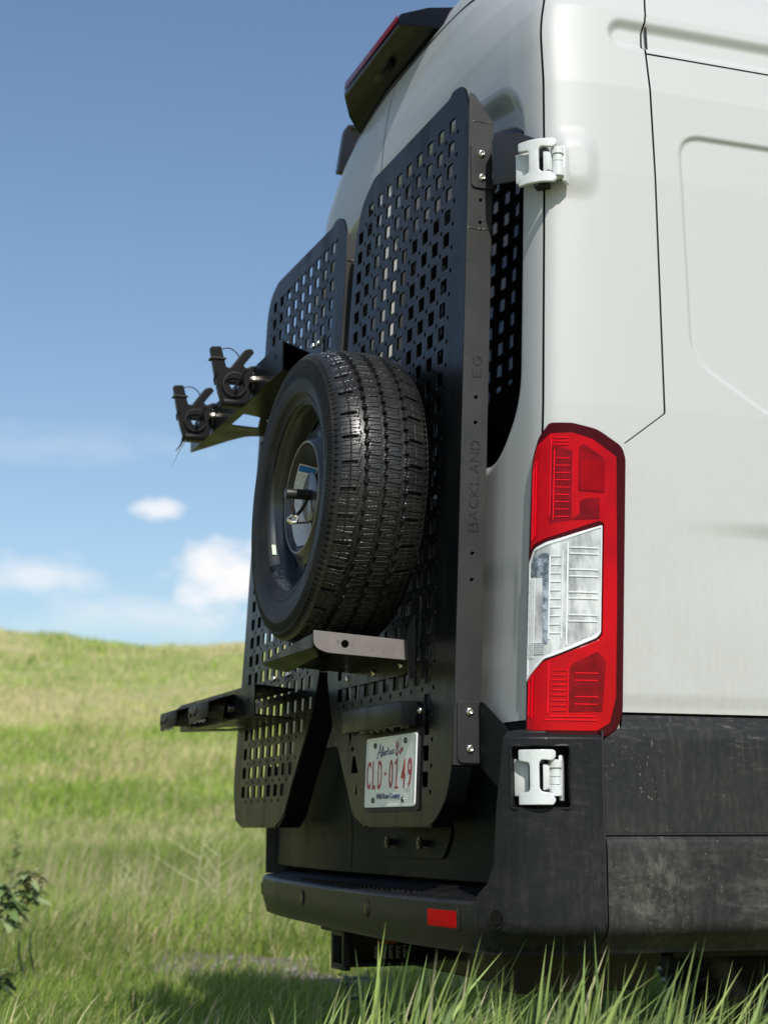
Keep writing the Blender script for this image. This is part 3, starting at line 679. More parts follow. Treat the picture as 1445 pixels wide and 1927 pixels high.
# joint line between beam and corner
q = bump(np.full(20, sM + .0015), np.linspace(.455, .541, 20), -.002); MB().tube([tuple(p) for p in q], .0028, 6).build('joint', m_seam, mid)
q = bump(np.full(30, cs), np.linspace(.45, .858, 30), -.003); MB().tube([tuple(p) for p in q], .0032, 6).build('joint', m_seam, corner)
q = bump(np.linspace(cs, bs_y(1.2), 30), np.full(30, .6655), -.004); MB().tube([tuple(p) for p in q], .0036, 6).build('joint', m_seam, patchU)
# reflector with a frame
def bfn(o): return lambda u_, v_, w_: tuple(bump(u_, v_, o + w_))
rx0, rx1 = bs_x(.748), bs_x(.868)
sheet('reflector', rpoly([(rx0, .489), (rx1, .489), (rx1, .521), (rx0, .521)], .005), [], .004, m_reflr, mid, fn=bfn(.0005), cuts=[('u', rx0 + k * (rx1 - rx0) / 6) for k in range(1, 6)], label='red rectangular reflector at the bumper\'s right end')
sheet('reflector_frame', rpoly([(rx0 - .006, .483), (rx1 + .006, .483), (rx1 + .006, .527), (rx0 - .006, .527)], .007), [rpoly([(rx0, .489), (rx1, .489), (rx1, .521), (rx0, .521)], .005)], .0035, m_bump, mid, fn=bfn(0.0002), cuts=[('u', rx0 + k * (rx1 - rx0) / 6) for k in range(1, 6)])
def sensor(s0, z0, par):
    sheet('parking_sensor', circ(s0, z0, .0135, 20), [], .0030, m_spoil, par, fn=bfn(.0006), bevel=.0006)
    sheet('sensor_ring', circ(s0, z0, .0185, 24), [circ(s0, z0, .0145, 24)], .0022, m_bump, par, fn=bfn(.0004))
sensor(bs_x(.40), .506, mid); sensor(-bs_x(.17), .506, mid); sensor(-bs_x(.80), .506, mid); sensor(bs_y(.030), .512, corner)
# two studs low on the door
for xx in (.30, .50):
    MB().cyl((xx, .094, .645), (xx, .058, .645), .007, 10).cyl((xx, .066, .645), (xx, .060, .645), .013, 10).build('door_stud', m_bolt, ds[0])
# faint square embossing around the studs
sheet('number_plate_recess', rpoly([(.21, .612), (.60, .612), (.64, .66), (.64, .76), (.17, .76), (.17, .66)], .02), [], .0018, m_doorlow, ds[0], fn=lambda u_, v_, w_: tuple(body(u_, v_, .0030 + w_)), bevel=.0005)

# --- tail lamp: everything sits on the body skin, s along the corner
tlo = [(.966, 1.388), (.982, 1.418), (1.002, 1.448), (1.0165, 1.457), (1.024, 1.457)]
sx = lambda x: s_at_x(x)
TL = [(s_at_x(.982), .846), (s_at_x(.978), 1.10), (s_at_x(.981), 1.36), (s_at_x(.985), 1.392), (s_at_x(.997), 1.430), (s_at_y(.112), 1.4565), (s_at_y(.150), 1.4565), (s_at_y(.199), 1.446), (s_at_y(.252), 1.4145), (s_at_y(.260), 1.39), (s_at_y(.260), .890), (s_at_y(.248), .858), (s_at_y(.222), .844), (s_at_y(.10), .842)]
# note: y here is the plan value, the lean adds about .03 at lamp height
def bodyfn(o): return lambda u_, v_, w_: tuple(body(u_, v_, o + w_))
scuts = [('u', s_at_y(y)) for y in (.0885, .0905, .093, .096, .0995, .103, .107, .111, .116, .121, .128, .136, .145, .155, .17, .19, .215)] + [('v', z) for z in (1.0, 1.15, 1.3)]
lamp = sheet('tail_lamp', rpoly(TL, [.006, 0, .004, .008, .01, .006, .006, .012, .012, .008, .012, .014, .02, .006], 5), [], .012, m_reddark, van, fn=bodyfn(.000), cuts=scuts, bevel=.002, label='right tail lamp, red above and below a clear slanted window')
sC = s_at_y(.107)    # the vertical crease of the lamp
s1 = s_at_x(.972)
def inset(poly, d):
    c = np.mean(np.array(poly), 0); return [tuple(np.array(p) + (c - np.array(p)) / np.linalg.norm(c - np.array(p)) * d) for p in poly]
Y = s_at_y
sW = s_at_y(.232)
redup = [(s_at_x(.9865), 1.205), (s_at_x(.9865), 1.375), (s_at_x(.996), 1.412), (Y(.114), 1.434), (Y(.150), 1.436), (Y(.190), 1.424), (Y(.239), 1.392), (Y(.244), 1.10), (Y(.244), .92), (Y(.232), .872), (Y(.205), .857), (s_at_x(.9865), .857), (s_at_x(.9865), .955), (Y(.112), .988), (Y(.206), 1.030), (Y(.2145), 1.04), (Y(.2145), 1.258), (Y(.205), 1.262), (Y(.112), 1.226), (s_at_x(.992), 1.214)]
sheet('lens_red', rpoly(redup, [.003] * 20, 3), [], .003, m_red, lamp, fn=bodyfn(.0105), cuts=scuts, bevel=.0007)
whiteP = [(s_at_x(.985), .950), (Y(.112), .992), (Y(.203), 1.034), (Y(.2105), 1.044), (Y(.2105), 1.254), (Y(.112), 1.218), (s_at_x(.996), 1.207), (s_at_x(.985), 1.180)]
sheet('lens_clear', rpoly(whiteP, [.002, .004, .006, .004, .004, .004, .006, .003], 3), [], .003, m_clear, lamp, fn=bodyfn(.0107), cuts=scuts, bevel=.0006)
fr_in = [(s_at_x(.9875), .962), (Y(.113), .998), (Y(.200), 1.038), (Y(.2078), 1.047), (Y(.2078), 1.249), (Y(.113), 1.212), (s_at_x(.9965), 1.202), (s_at_x(.9875), 1.178)]
sheet('lens_frame', rpoly(whiteP, [.002, .004, .006, .004, .004, .004, .006, .003], 3), [rpoly(fr_in, .003, 3)], .0025, m_silver, lamp, fn=bodyfn(.0130), cuts=scuts, bevel=.0005)
# darker cavities and lighter facets seen through the lens
sheet('bulb_cavity', rpoly([(s_at_x(.989), 1.176), (s_at_x(.997), 1.193), (Y(.111), 1.198), (Y(.116), 1.196), (Y(.116), 1.02), (Y(.110), 1.02), (Y(.1085), 1.15), (s_at_x(.989), 1.15)], .002, 3), [], .0012, m_lampd, lamp, fn=bodyfn(.0132), cuts=scuts)
mb = MB()
def lrib(s0, s1_, z, h=.0022, o=.0135, hh=.0022):
    ss = np.linspace(s0, s1_, 6); lo_ = [tuple(body(a, z - h / 2, o)) for a in ss] + [tuple(body(a, z + h / 2, o)) for a in ss[::-1]]; hi = [tuple(body(a, z - h / 2, o + hh)) for a in ss] + [tuple(body(a, z + h / 2, o + hh)) for a in ss[::-1]]
    mb.prism(lo_, hi)
def lbar(s_, z0, z1, w=.0022, o=.0135, hh=.002):
    mb.prism([tuple(body(s_ - w / 2, z0, o)), tuple(body(s_ + w / 2, z0, o)), tuple(body(s_ + w / 2, z1, o)), tuple(body(s_ - w / 2, z1, o))],
             [tuple(body(s_ - w / 2, z0, o + hh)), tuple(body(s_ + w / 2, z0, o + hh)), tuple(body(s_ + w / 2, z1, o + hh)), tuple(body(s_ - w / 2, z1, o + hh))])
for z in (1.208, 1.196, 1.165, 1.152, 1.121, 1.109, 1.077, 1.065): lrib(Y(.148), Y(.2035), z)
lbar(Y(.145), 1.018, 1.218, .003)
for k in range(10): lrib(Y(.118), Y(.134), 1.190 - k * .0165, .0016)
lbar(Y(.117), 1.03, 1.19); lbar(Y(.136), 1.03, 1.20, .0016)
for a in (.990, .9935, .997): lbar(s_at_x(a), .995, 1.150, .0013)
for k in range(9): lrib(s_at_x(.988), s_at_x(.9905), 1.14 - k * .017, .0014)
for k in range(7): lrib(s_at_x(.989) , Y(.112), 1.002 + k * .0035 - .0, .0010, .0137)
mb.build('lens_rib', m_silver, lamp, ang=30, kind='stuff', label='silver ribs inside the clear window')
# grid reflector patch, top right, as proud small tiles joined
sheet('lens_grid', rpoly([(Y(.163), 1.408), (Y(.171), 1.414), (Y(.211), 1.388), (Y(.214), 1.380), (Y(.214), 1.318), (Y(.163), 1.320)], .002, 3), [], .0014, m_redmid, lamp, fn=bodyfn(.0134), cuts=scuts)
mb = MB()
for k in range(24): lrib(Y(.165), Y(.2125), 1.3215 + k * .0033 if k < 19 else 1.3215, .0011, .0147, .0008)
for k in range(16): lbar(Y(.166 + k * .003), 1.321, 1.382 + (.0 if k > 12 else .018 - .0011 * k), .0008, .0147, .0010)
mb.build('grid_rib', m_red, lamp, ang=30)
sheet('lens_facet', rpoly([(Y(.150), 1.262), (Y(.205), 1.266), (Y(.205), 1.308), (Y(.178), 1.305), (Y(.166), 1.300), (Y(.166), 1.275)], .002, 3), [], .001, m_redmid, lamp, fn=bodyfn(.0136), cuts=scuts)
sheet('lens_facet', rpoly([(Y(.115), 1.255), (Y(.150), 1.262), (Y(.150), 1.40), (Y(.115), 1.41)], .002, 3), [], .0008, m_redmid, lamp, fn=bodyfn(.0136), cuts=scuts)
sheet('lens_facet', rpoly([(s_at_x(.988), 1.222), (s_at_x(.993), 1.226), (s_at_x(.993), 1.372), (s_at_x(.988), 1.36)], .001, 3), [], .001, m_redlit, lamp, fn=bodyfn(.0136), cuts=scuts)
sheet('lens_facet', rpoly([(Y(.150), .892), (Y(.216), .894), (Y(.222), .99), (Y(.205), 1.008), (Y(.160), .985), (Y(.150), .975)], .003, 3), [], .0008, m_redmid, lamp, fn=bodyfn(.0136), cuts=scuts)
mb = MB()
for k in range(9): lrib(Y(.122), Y(.146), 1.268 + k * .0145, .0014)
lbar(Y(.120), 1.262, 1.40, .0014); lbar(Y(.1155), 1.27, 1.43, .0012); lbar(s_at_x(.996), 1.23, 1.38, .0012)
for z in (1.425, 1.418, 1.411): lrib(Y(.120), Y(.142), z, .0012)
for z in (.966, .952, .921, .907): lrib(Y(.162), Y(.206), z, .0016)
for k in range(9): lrib(Y(.124), Y(.148), .895 + k * .0095, .0012)
lbar(Y(.118), .89, .985, .0015); lbar(Y(.150), .885, .985, .0012); lbar(s_at_x(.997), .88, .96, .0012); lbar(s_at_x(.991), .885, .95, .0012)
lrib(Y(.120), Y(.20), .884, .0016); lrib(Y(.114), Y(.205), .877, .0014)
mb.build('lens_rib', m_redlit, lamp, ang=30, kind='stuff', label='bright red ribs of the lamp')
lamp2 = sheet('tail_lamp', [(-max(a, s_at_y(.125)), b) for a, b in rpoly(TL, .006, 3)], [], .012, m_red, van, fn=bodyfn(.000), cuts=[('u', -v[1]) for v in scuts if v[0] == 'u'], label='left tail lamp')

# --- hinges
def hinge(name, o, ex, ez, ey, wdt, hgt, par, label):
    """o = lower left corner on the outside; ex along the plate, ey outwards, ez up"""
    o, ex, ey, ez = (Vector(v) for v in (o, ex, ey, ez)); h = None
    def F(u_, v_, w_):   # bowed outwards
        t_ = u_ / wdt; return tuple(o + ex * u_ + ez * v_ + ey * (w_ + .014 * math.sin(PI * min(max(t_, 0), 1))))
    outl = [(0, .03), (.0, 0), (.62, 0), (.86, .0), (.92, .10), (.80, .22), (.58, .24), (.52, .30), (.52, .76), (.58, .82), (.84, .80), (.92, .86), (.92, .97), (.86, 1), (0, 1), (0, .80), (.26, .76), (.28, .70), (.28, .30), (.26, .24), (0, .20)]
    outl = rpoly([(a * wdt, b * hgt) for a, b in outl], .004, 3)
    root = link('hinge', sheet_mesh(outl, [], .010, .0018, F, [('u', wdt * k / 8) for k in range(1, 8)]), m_hinge, par, True, 35, label=label)
    def P(a, b, w): return F(a * wdt, b * hgt, w)
    mb = MB()   # foot behind, on the door side
    mb.prism([P(-.12, .16, -.020), P(.24, .16, -.026), P(.24, .84, -.026), P(-.12, .84, -.020)], [P(-.12, .16, -.010), P(.24, .16, -.012), P(.24, .84, -.012), P(-.12, .84, -.010)])
    mb.build('hinge_foot', m_hinge, root, bevel=.002)
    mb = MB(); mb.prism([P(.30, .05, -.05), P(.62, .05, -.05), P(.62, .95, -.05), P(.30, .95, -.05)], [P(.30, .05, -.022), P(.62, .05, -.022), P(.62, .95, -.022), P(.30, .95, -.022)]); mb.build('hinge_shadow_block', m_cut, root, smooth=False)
    mb = MB(); mb.prism([P(.60, .24, -.02), P(.82, .24, -.02), P(.82, .76, -.02), P(.60, .76, -.02)], [P(.60, .26, .0), P(.74, .30, .004), P(.74, .70, .004), P(.60, .74, .0)]); mb.build('hinge_knuckle', m_hinge, root, bevel=.002)
    mb = MB()
    cx = .90
    for b0, b1, r in ((.16, .36, .013), (.37, .50, .0105), (.51, .66, .0105), (.67, .82, .013)): mb.tube([P(cx, b0, -.006), P(cx, b0 + .008, -.006), P(cx, b1 - .008, -.006), P(cx, b1, -.006)], [r * .96, r, r, r * .96], 14)
    mb.build('hinge_pin', m_hinge, root, ang=20)
    mb = MB(); mb.prism([P(.98, .06, -.03), P(1.10, .06, -.03), P(1.10, .92, -.03), P(.98, .92, -.03)], [P(.98, .08, -.006), P(1.06, .08, -.008), P(1.06, .90, -.008), P(.98, .90, -.006)]); mb.build('hinge_leaf', m_hinge, root, bevel=.002)
    return root
def dirv(a): return (math.cos(a), math.sin(a), 0)
ang1 = math.radians(50)
ex = Vector(dirv(ang1)); ey = Vector((math.sin(ang1), -math.cos(ang1), 0))
hinge('hinge', (.985, .098, 1.948), ex, (0, 0, 1), ey, .088, .092, van, 'white upper door hinge over the black bracket')
ang2 = math.radians(62); ex2 = Vector(dirv(ang2)); ey2 = Vector((math.sin(ang2), -math.cos(ang2), 0))
hinge('hinge', (1.004, .068, .719), ex2, (0, 0, 1), ey2, .076, .102, van, 'white lower door hinge in the bumper pocket')

# --- high stop lamp housing on the roof edge
A = [(-.365, .215, 2.638), (.365, .215, 2.638), (.235, .122, 2.690), (-.235, .122, 2.690)]
Bt = [(-.355, .235, 2.700), (.355, .235, 2.700), (.235, .135, 2.712), (-.235, .135, 2.712)]
hb = MB()
hb.prism([(-.37, .222, 2.628), (-.30, .165, 2.650), (-.235, .128, 2.682), (.205, .128, 2.686), (.262, .165, 2.657), (.325, .222, 2.632)],
         [(-.37, .265, 2.700), (-.285, .19, 2.722), (-.23, .135, 2.722), (.20, .135, 2.722), (.258, .19, 2.722), (.33, .265, 2.700)])
spo = hb.build('stop_lamp_housing', m_spoil, van, bevel=.008, seg=4, ang=40, label='black stop lamp and camera housing on the roof edge')

mb = MB(); mb.prism([(-.22, .1275, 2.694), (.195, .1275, 2.694), (.195, .1310, 2.718), (-.22, .1310, 2.718)], [(-.22, .1250, 2.695), (.195, .1250, 2.695), (.195, .1285, 2.717), (-.22, .1285, 2.717)]); mb.build('stop_lamp_lens', m_redmid, spo, bevel=.001)
mb = MB(); mb.prism([(-.06, .158, 2.6635), (.06, .158, 2.6635), (.05, .178, 2.6525), (-.05, .178, 2.6525)], [(-.05, .150, 2.652), (.05, .150, 2.652), (.045, .170, 2.643), (-.045, .170, 2.643)]); mb.build('camera_housing', m_spoil, spo, bevel=.003)
# black bracket of the roof rail on the far side
mb = MB(); q = [(0, 0), (.03, .0), (.05, .13), (.075, .25), (.06, .27), (.0, .27), (-.03, .2)]
br = sheet('roof_rail_bracket', rpoly([(.268, 2.66), (.35, 2.66), (.36, 2.80), (.350, 2.818), (.300, 2.818), (.290, 2.80)], .008), [rpoly([(.308, 2.796), (.345, 2.796), (.345, 2.808), (.308, 2.808)], .004)], .030, m_spoil, van, fn=lambda u_, v_, w_: (-.70 - w_, u_, v_), bevel=.001, label='black roof rail bracket behind the left roof edge')

# --- rear wheel far side, hitch, chassis
def wheel_mesh(R, wd, n=240):
    prof = [(.20, -wd / 2 + .01), (.24, -wd / 2), (R - .05, -wd / 2), (R - .015, -wd / 2 + .015), (R, -wd / 2 + .035), (R, wd / 2 - .035), (R - .015, wd / 2 - .015), (R - .05, wd / 2), (.24, wd / 2), (.20, wd / 2 - .01)]
    th = np.linspace(0, 2 * PI, n * 3, endpoint=False); P = np.zeros((len(th), len(prof), 3))
    for j, (r, x) in enumerate(prof):
        rr = r - (.010 * ((np.arange(len(th)) % 12) < 3) if .5 * R < r and abs(x) > wd / 2 - .04 and r > R - .03 else 0)
        P[:, j, 0] = x; P[:, j, 1] = rr * np.cos(th); P[:, j, 2] = rr * np.sin(th)
    return P
for sx_ in (-1, 1):
    w = MB(); P = wheel_mesh(.355, .23); P[..., 0] += sx_ * .83; P[..., 1] += 1.745; P[..., 2] += .355
    wo = link('wheel', gridmesh(P, wrap=True), m_rubber, van, True, 40, label='rear wheel under the van, ' + ('left' if sx_ < 0 else 'right') + ' side')
    MB().cyl((sx_ * .83 - .09, 1.745, .355), (sx_ * .83 + .09, 1.745, .355), .205, 40).build('rim', m_cut, wo)
MB().cyl((-.80, 1.745, .33), (.80, 1.745, .33), .05, 16).build('rear_axle', m_cut, van)
mb = MB(); 
t0, t1 = .028, .040
hit = MB()
for (a, b, c_) in (((-.040, .040), (.045, .60), (.424, .432)), ((-.040, .040), (.045, .60), (.352, .360)), ((-.040, -.032), (.045, .60), (.360, .424)), ((.032, .040), (.045, .60), (.360, .424))): hit.box(a, b, c_)
hit.box((-.046, .046), (.045, .062), (.432, .440)); hit.box((-.046, .046), (.045, .062), (.345, .352)); hit.box((-.048, -.040), (.045, .062), (.345, .44)); hit.box((.040, .048), (.045, .062), (.345, .44))
hitch = hit.build('hitch_receiver', m_bump, van, bevel=.0015, label='black square tow hitch receiver under the bumper')
MB().box((-.56, .56), (.25, .33), (.345, .425)).build('hitch_crossbar', m_spoil, hitch, bevel=.008)
MB().box((-.10, .10), (.10, .20), (.425, .47)).build('hitch_mount', m_rust, hitch, bevel=.004)
m_warn = mat('warning_orange', (.16, .04, .015), .5); m_warnt = mat('warning_print', (.28, .28, .27), .5)
sheet('warning_label', rpoly([(.11, .404), (.16, .404), (.16, .413), (.11, .413)], .001), [], .0008, m_warn, hitch, fn=lambda u_, v_, w_: (.0405 + w_ + .0, u_ + .02, v_))
mb = MB()
for k in range(7):
    z = .398 - k * .0045; L0 = .05 + .03 * rng.random()
    for j in range(5): mb.box((.0402, .0408), (.125 + j * .018, .125 + j * .018 + .012 * rng.uniform(.5, 1)), (z, z + .0018))
mb.build('label_print', m_warnt, hitch, smooth=False, kind='stuff')
sd = MB(); sd.prism([(.50, .18, .46), (.62, .18, .46), (.62, .60, .46), (.50, .60, .46)], [(.50, .24, .335), (.60, .24, .335), (.60, .55, .335), (.50, .55, .335)]); sd.build('chassis_bracket', m_rust, van, bevel=.006, label='muddy chassis bracket behind the bumper')
MB().box((.52, .62), (.6, 1.3), (.40, .46)).build('chassis_rail', m_cut, van, bevel=.006); MB().box((-.62, -.52), (.2, 1.5), (.40, .46)).build('chassis_rail', m_cut, van, bevel=.006)


# ------------------------------------------------------------------ cargo racks on the rear doors
RY = lambda z: .042 * (z - .68)
def rk(dy=0.0): return lambda u_, v_, w_: (u_, RY(v_) + dy + w_, v_)
def zrow(k): return .774 + .0530 * k - .000022 * k * k
def hole_set(outline, xcols, zmin, zmax, keep=None, margin=.022):
    H = []
    for k in range(0, 28):
        z = zrow(k)
        if z < zmin or z > zmax: continue
        for j, xf in enumerate(xcols):
            x = xf(z)
            for kind in (0, 1):
                if kind == 0: hx, hz, w, h = x, z, .0168, .0155
                else: hx, hz, w, h = x + .0333, z - .0265, .0055, .0055
                if sd_poly(np.array([hx]), np.array([hz]), outline)[0] > -(margin + w): continue
                if keep and not keep(hx, hz, kind): continue
                if kind == 0:
                    H.append(rpoly([(hx - w, hz - h), (hx + w, hz - h), (hx + w, hz + h), (hx - w, hz + h)], .0025, 2))
                else: H.append(circ(hx, hz, w, 8))
    return H
def flange(name, path, depth, par, mt, t=.004, dy=.002, side=1, label=None):
    """strip standing behind the plate along path [(x,z)...]"""
    A = np.array([(x, RY(z) + dy, z) for x, z in path]); d = np.gradient(np.array(path), axis=0); n = np.stack([d[:, 1], -d[:, 0]], 1); n /= np.linalg.norm(n, axis=1)[:, None]
    mb = MB(); off = np.stack([n[:, 0] * t * side, 0 * n[:, 0], n[:, 1] * t * side], 1); B = A + [0, depth, 0]; K = len(path)
    v = [tuple(p) for p in A] + [tuple(p) for p in B] + [tuple(p) for p in A - off] + [tuple(p) for p in B - off]; f = []
    for i in range(K - 1):
        f += [(i, i + 1, K + i + 1, K + i), (2 * K + i + 1, 2 * K + i, 3 * K + i, 3 * K + i + 1), (K + i, K + i + 1, 3 * K + i + 1, 3 * K + i), (i + 1, i, 2 * K + i, 2 * K + i + 1)]
    f += [(0, K, 3 * K, 2 * K), (K - 1, 3 * K - 1, 4 * K - 1, 2 * K - 1)]
    mb.add(v, f); return mb.build(name, mt, par, ang=40, label=label)
def weld(name, a, b, par, n=26, r=.0022):
    mb = MB(); a = np.array(a); b = np.array(b)
    pts = [a + (b - a) * k / n + rng.normal(0, .0005, 3) for k in range(n + 1)]; mb.tube(pts, [r * (1.15 if k % 2 else .8) for k in range(n + 1)], 6); return mb.build(name, m_rail, par)
# bolt: button head with a hex socket, axis +X
def bolt_mesh(r=.0085, h=.005):
    prof = [(r * .42, h * .35), (r * .42, h), (r * .62, h), (r * .85, h * .8), (r, h * .3), (r * 1.02, 0)]
    th = [2 * PI * k / 18 for k in range(18)]; P = np.zeros((18, len(prof) + 1, 3))
    for i, a in enumerate(th):
        for j, (rr, x) in enumerate(prof): P[i, j + 1] = (x, rr * math.cos(a), rr * math.sin(a))
        P[i, 0] = (h * .3, 0, 0)
    return gridmesh(P, wrap=True)
bolt_me = bolt_mesh()
bolt_me.materials.append(m_steel)
bolt_me.polygons.foreach_set('use_smooth', np.ones(len(bolt_me.polygons), dtype=bool))
NEGY = (0, 0, -PI / 2)
def drops(par, spots, label=None):
    """water beads: list of (point, outward normal, radius)"""
    V = []; F = []
    for p, nrm, r in spots:
        p = Vector(p); nrm = Vector(nrm).normalized(); u_ = nrm.orthogonal().normalized(); w_ = nrm.cross(u_); b = len(V)
        st = rng.uniform(1, 1.5)
        for k in range(6):
            a = PI / 3 * k; q = p + u_ * math.cos(a) * r + w_ * math.sin(a) * r - nrm * .0002; V.append(tuple(q))
        for k in range(6):
            a = PI / 3 * k; q = p + (u_ * math.cos(a) + w_ * math.sin(a)) * r * .72 + nrm * r * .42; V.append(tuple(q))
        V.append(tuple(p + nrm * r * .62))
        for k in range(6): F += [(b + k, b + (k + 1) % 6, b + 6 + (k + 1) % 6, b + 6 + k), (b + 6 + k, b + 6 + (k + 1) % 6, b + 12)]
    return link('water_drop', from_data(V, F), m_drop, par, True, None, kind='stuff')

rackR = empty('cargo_rack', (.43, .02, .68), 'near black perforated cargo rack on the right rear door, with the spare wheel', 'cargo rack', 'cargo racks on the rear doors')
rackL = empty('cargo_rack', (-.43, .02, .68), 'far black perforated cargo rack on the left rear door, with the two bicycle trays', 'cargo rack', 'cargo racks on the rear doors')
outR = rpoly([(.325, .680), (.735, .680), (.806, .735), (.828, .80), (.826, 1.2), (.812, 2.10), (.806, 2.20), (.775, 2.262), (.712, 2.272), (.690, 2.262), (.20, 2.266), (.185, 2.262), (.105, 2.225), (.070, 2.13), (.046, 1.90), (.022, 1.45), (.000, 1.15), (-.002, 1.04), (.055, .925), (.235, .708)],
             [.03, .10, .06, .02, 0, .02, .05, .05, .012, .010, .006, .008, .06, .08, .05, 0, .1, .06, .03, .05], 6)
colsR = [(lambda z, j=j: np.interp(z, [.75, 1.3, 1.75, 2.2], [.683, .680, .690, .716]) - np.interp(z, [.75, 1.3, 2.2], [.0632, .0650, .0668]) * j) for j in range(10)]
def keepR(x, z, kind):
    if z < .94: return x > .66 or (x < .235 and z < .93 and kind == 0 and x > .15)
    return x < .735 or kind == 1
holesR = hole_set(outR, colsR, .76, 2.2, keepR, .012)
# torn triangular slots left of the number plate
holesR = [h for h in holesR if not (np.mean([q[0] for q in h]) < .60 and np.mean([q[1] for q in h]) < .93)]
holesR += [[(.185, .893), (.205, .893), (.200, .865)], [(.215, .800), (.262, .800), (.236, .838), (.222, .838)], [(.250, .752), (.262, .752), (.258, .772), (.252, .770)], rpoly([(.210, .850), (.224, .850), (.224, .860), (.210, .860)], .002, 2)]
plateR = sheet('rack_plate', outR, holesR, .0055, m_blk, rackR, fn=rk(), bevel=.0007, ang=10)
# rail on the outer edge
xr = lambda z: float(np.interp(z, [.70, .80, 1.2, 2.10, 2.22], [.828, .828, .826, .812, .8075])) + .001
railp = rpoly([(.0, .798), (.057, .798), (.057, 2.165), (.010, 2.228), (.0, 2.228)], [.004, .004, .004, .006, .002], 3)
rh = [circ(.030, z, .0042, 10) for z in (1.984, 1.934, 1.55, 1.496, 1.222, 1.168)]
sheet('rack_rail', railp, rh, .004, m_rail, rackR, fn=lambda u_, v_, w_: (xr(v_) - .004 + w_, RY(v_) + .001 + u_, v_), bevel=.0006, cuts=[('v', z) for z in (1.2, 1.6, 2.1)], label='long outer rail with cut lettering')
flange('rack_return', [(.772, .82), (.772, 1.5), (.760, 2.15)], .004, rackR, m_blk, t=.05, dy=.053)
weld('weld_bead', (.8095, RY(2.165) + .004, 2.163), (.8095, RY(2.165) + .057, 2.163), rackR)
weld('weld_bead', (.8155, RY(1.92) + .003, 1.9195), (.8155, RY(1.92) + .058, 1.9195), rackR, 22, .0018)
flange('rack_flange', [(-.0, 1.04), (.055, .925), (.235, .708), (.32, .682)], .05, rackR, m_blk, side=-1)
flange('rack_flange', [(.105, 2.22), (.070, 2.13), (.046, 1.90), (.022, 1.45), (.003, 1.15), (.0, 1.05)], .05, rackR, m_blk, side=1)
flange('rack_flange', [(.34, .682), (.72, .682), (.80, .735), (.824, .795)], .04, rackR, m_blk, side=-1)
# lettering on the rail, cut through the coat
GL = {'B': [[(0, 0), (0, 1), (.7, 1), (.9, .88), (.9, .62), (.7, .52), (0, .52)], [(.7, .52), (1, .38), (1, .12), (.8, 0), (0, 0)]], 'A': [[(0, 0), (.5, 1), (1, 0)], [(.22, .34), (.78, .34)]],
      'C': [[(1, .92), (.6, 1), (.25, .95), (0, .7), (0, .3), (.25, .05), (.6, 0), (1, .08)]], 'K': [[(0, 0), (0, 1)], [(1, 1), (.12, .5), (1, 0)]], 'L': [[(0, 1), (0, 0), (.9, 0)]],
      'N': [[(0, 0), (0, 1), (1, 0), (1, 1)]], 'D': [[(0, 0), (0, 1), (.6, 1), (.95, .8), (1, .5), (.95, .2), (.6, 0), (0, 0)]], 'E': [[(.9, 1), (0, 1), (0, 0), (.9, 0)], [(0, .5), (.75, .5)]],
      'G': [[(1, .85), (.7, 1), (.3, 1), (0, .7), (0, .3), (.3, 0), (.8, 0), (1, .2), (1, .45), (.6, .45)]]}
def rail_word(word, z0, pitch, lw, hh):
    for i, ch in enumerate(word):
        mb = MB()
        for st in GL[ch]:
            ribbon(mb, [(a * lw, (b - .5) * hh) for a, b in st], .0031, lambda u_, v_, w_, z_=z0 + i * pitch: (xr(z_ + u_) + .0003 + w_, RY(z_) + .0315 - v_, z_ + u_), .0004)
        mb.build('letter', m_cut, plateRail, smooth=False, ang=0)
plateRail = [o for o in rackR.children if o.name.startswith('rack_rail')][0]
rail_word('BACKLAND', 1.268, .0245, .0165, .0175); rail_word('EG', 1.594, .0250, .0175, .0175)
# upper bracket: bolted pad, step outwards, arm to the hinge
XB = .8165
sheet('bracket_pad', rpoly([(.006, 2.010), (.062, 2.010), (.062, 2.108), (.006, 2.108)], [.012, .002, .002, .004], 5), [], .0035, m_rail, rackR, fn=lambda u_, v_, w_: (xr(v_) + .0008 + w_, RY(2.06) + u_, v_), bevel=.0007)
for z in (2.088, 2.034): inst('bolt', bolt_me, rackR, (xr(z) + .0044, RY(2.06) + .030, z), (.3, 0, 0))
def strap(name, path, z0, z1, t, mt, par, z0f=None, z1f=None, bev=.0015):
    """plate standing on a plan path [(x,y)...] between two heights"""
    P = np.array(path); d = np.gradient(P, axis=0); n = np.stack([d[:, 1], -d[:, 0]], 1); n /= np.linalg.norm(n, axis=1)[:, None]; K = len(P); v = []; f = []
    for i in range(K):
        a = z0[i] if hasattr(z0, '__len__') else z0; b = z1[i] if hasattr(z1, '__len__') else z1
        o = P[i] + n[i] * t; v += [(P[i][0], P[i][1], a), (P[i][0], P[i][1], b), (o[0], o[1], b), (o[0], o[1], a)]
    for i in range(K - 1):
        for k in range(4): f.append((4 * i + k, 4 * i + (k + 1) % 4, 4 * i + 4 + (k + 1) % 4, 4 * i + 4 + k))
    f += [(3, 2, 1, 0), (4 * K - 4, 4 * K - 3, 4 * K - 2, 4 * K - 1)]
    mb = MB(); mb.add(v, f); return mb.build(name, mt, par, bevel=bev, ang=30)
strap('hinge_arm', [(.812, .118), (.818, .1225), (.857, .101), (.873, .098), (.900, .106), (.945, .120), (.975, .137), (.992, .152)], [2.012, 2.012, 2.000, 1.998, 1.992, 1.982, 1.980, 1.99], [2.105, 2.105, 2.104, 2.104, 2.100, 2.086, 2.066, 2.05], .006, m_rail, rackR, bev=.0012)
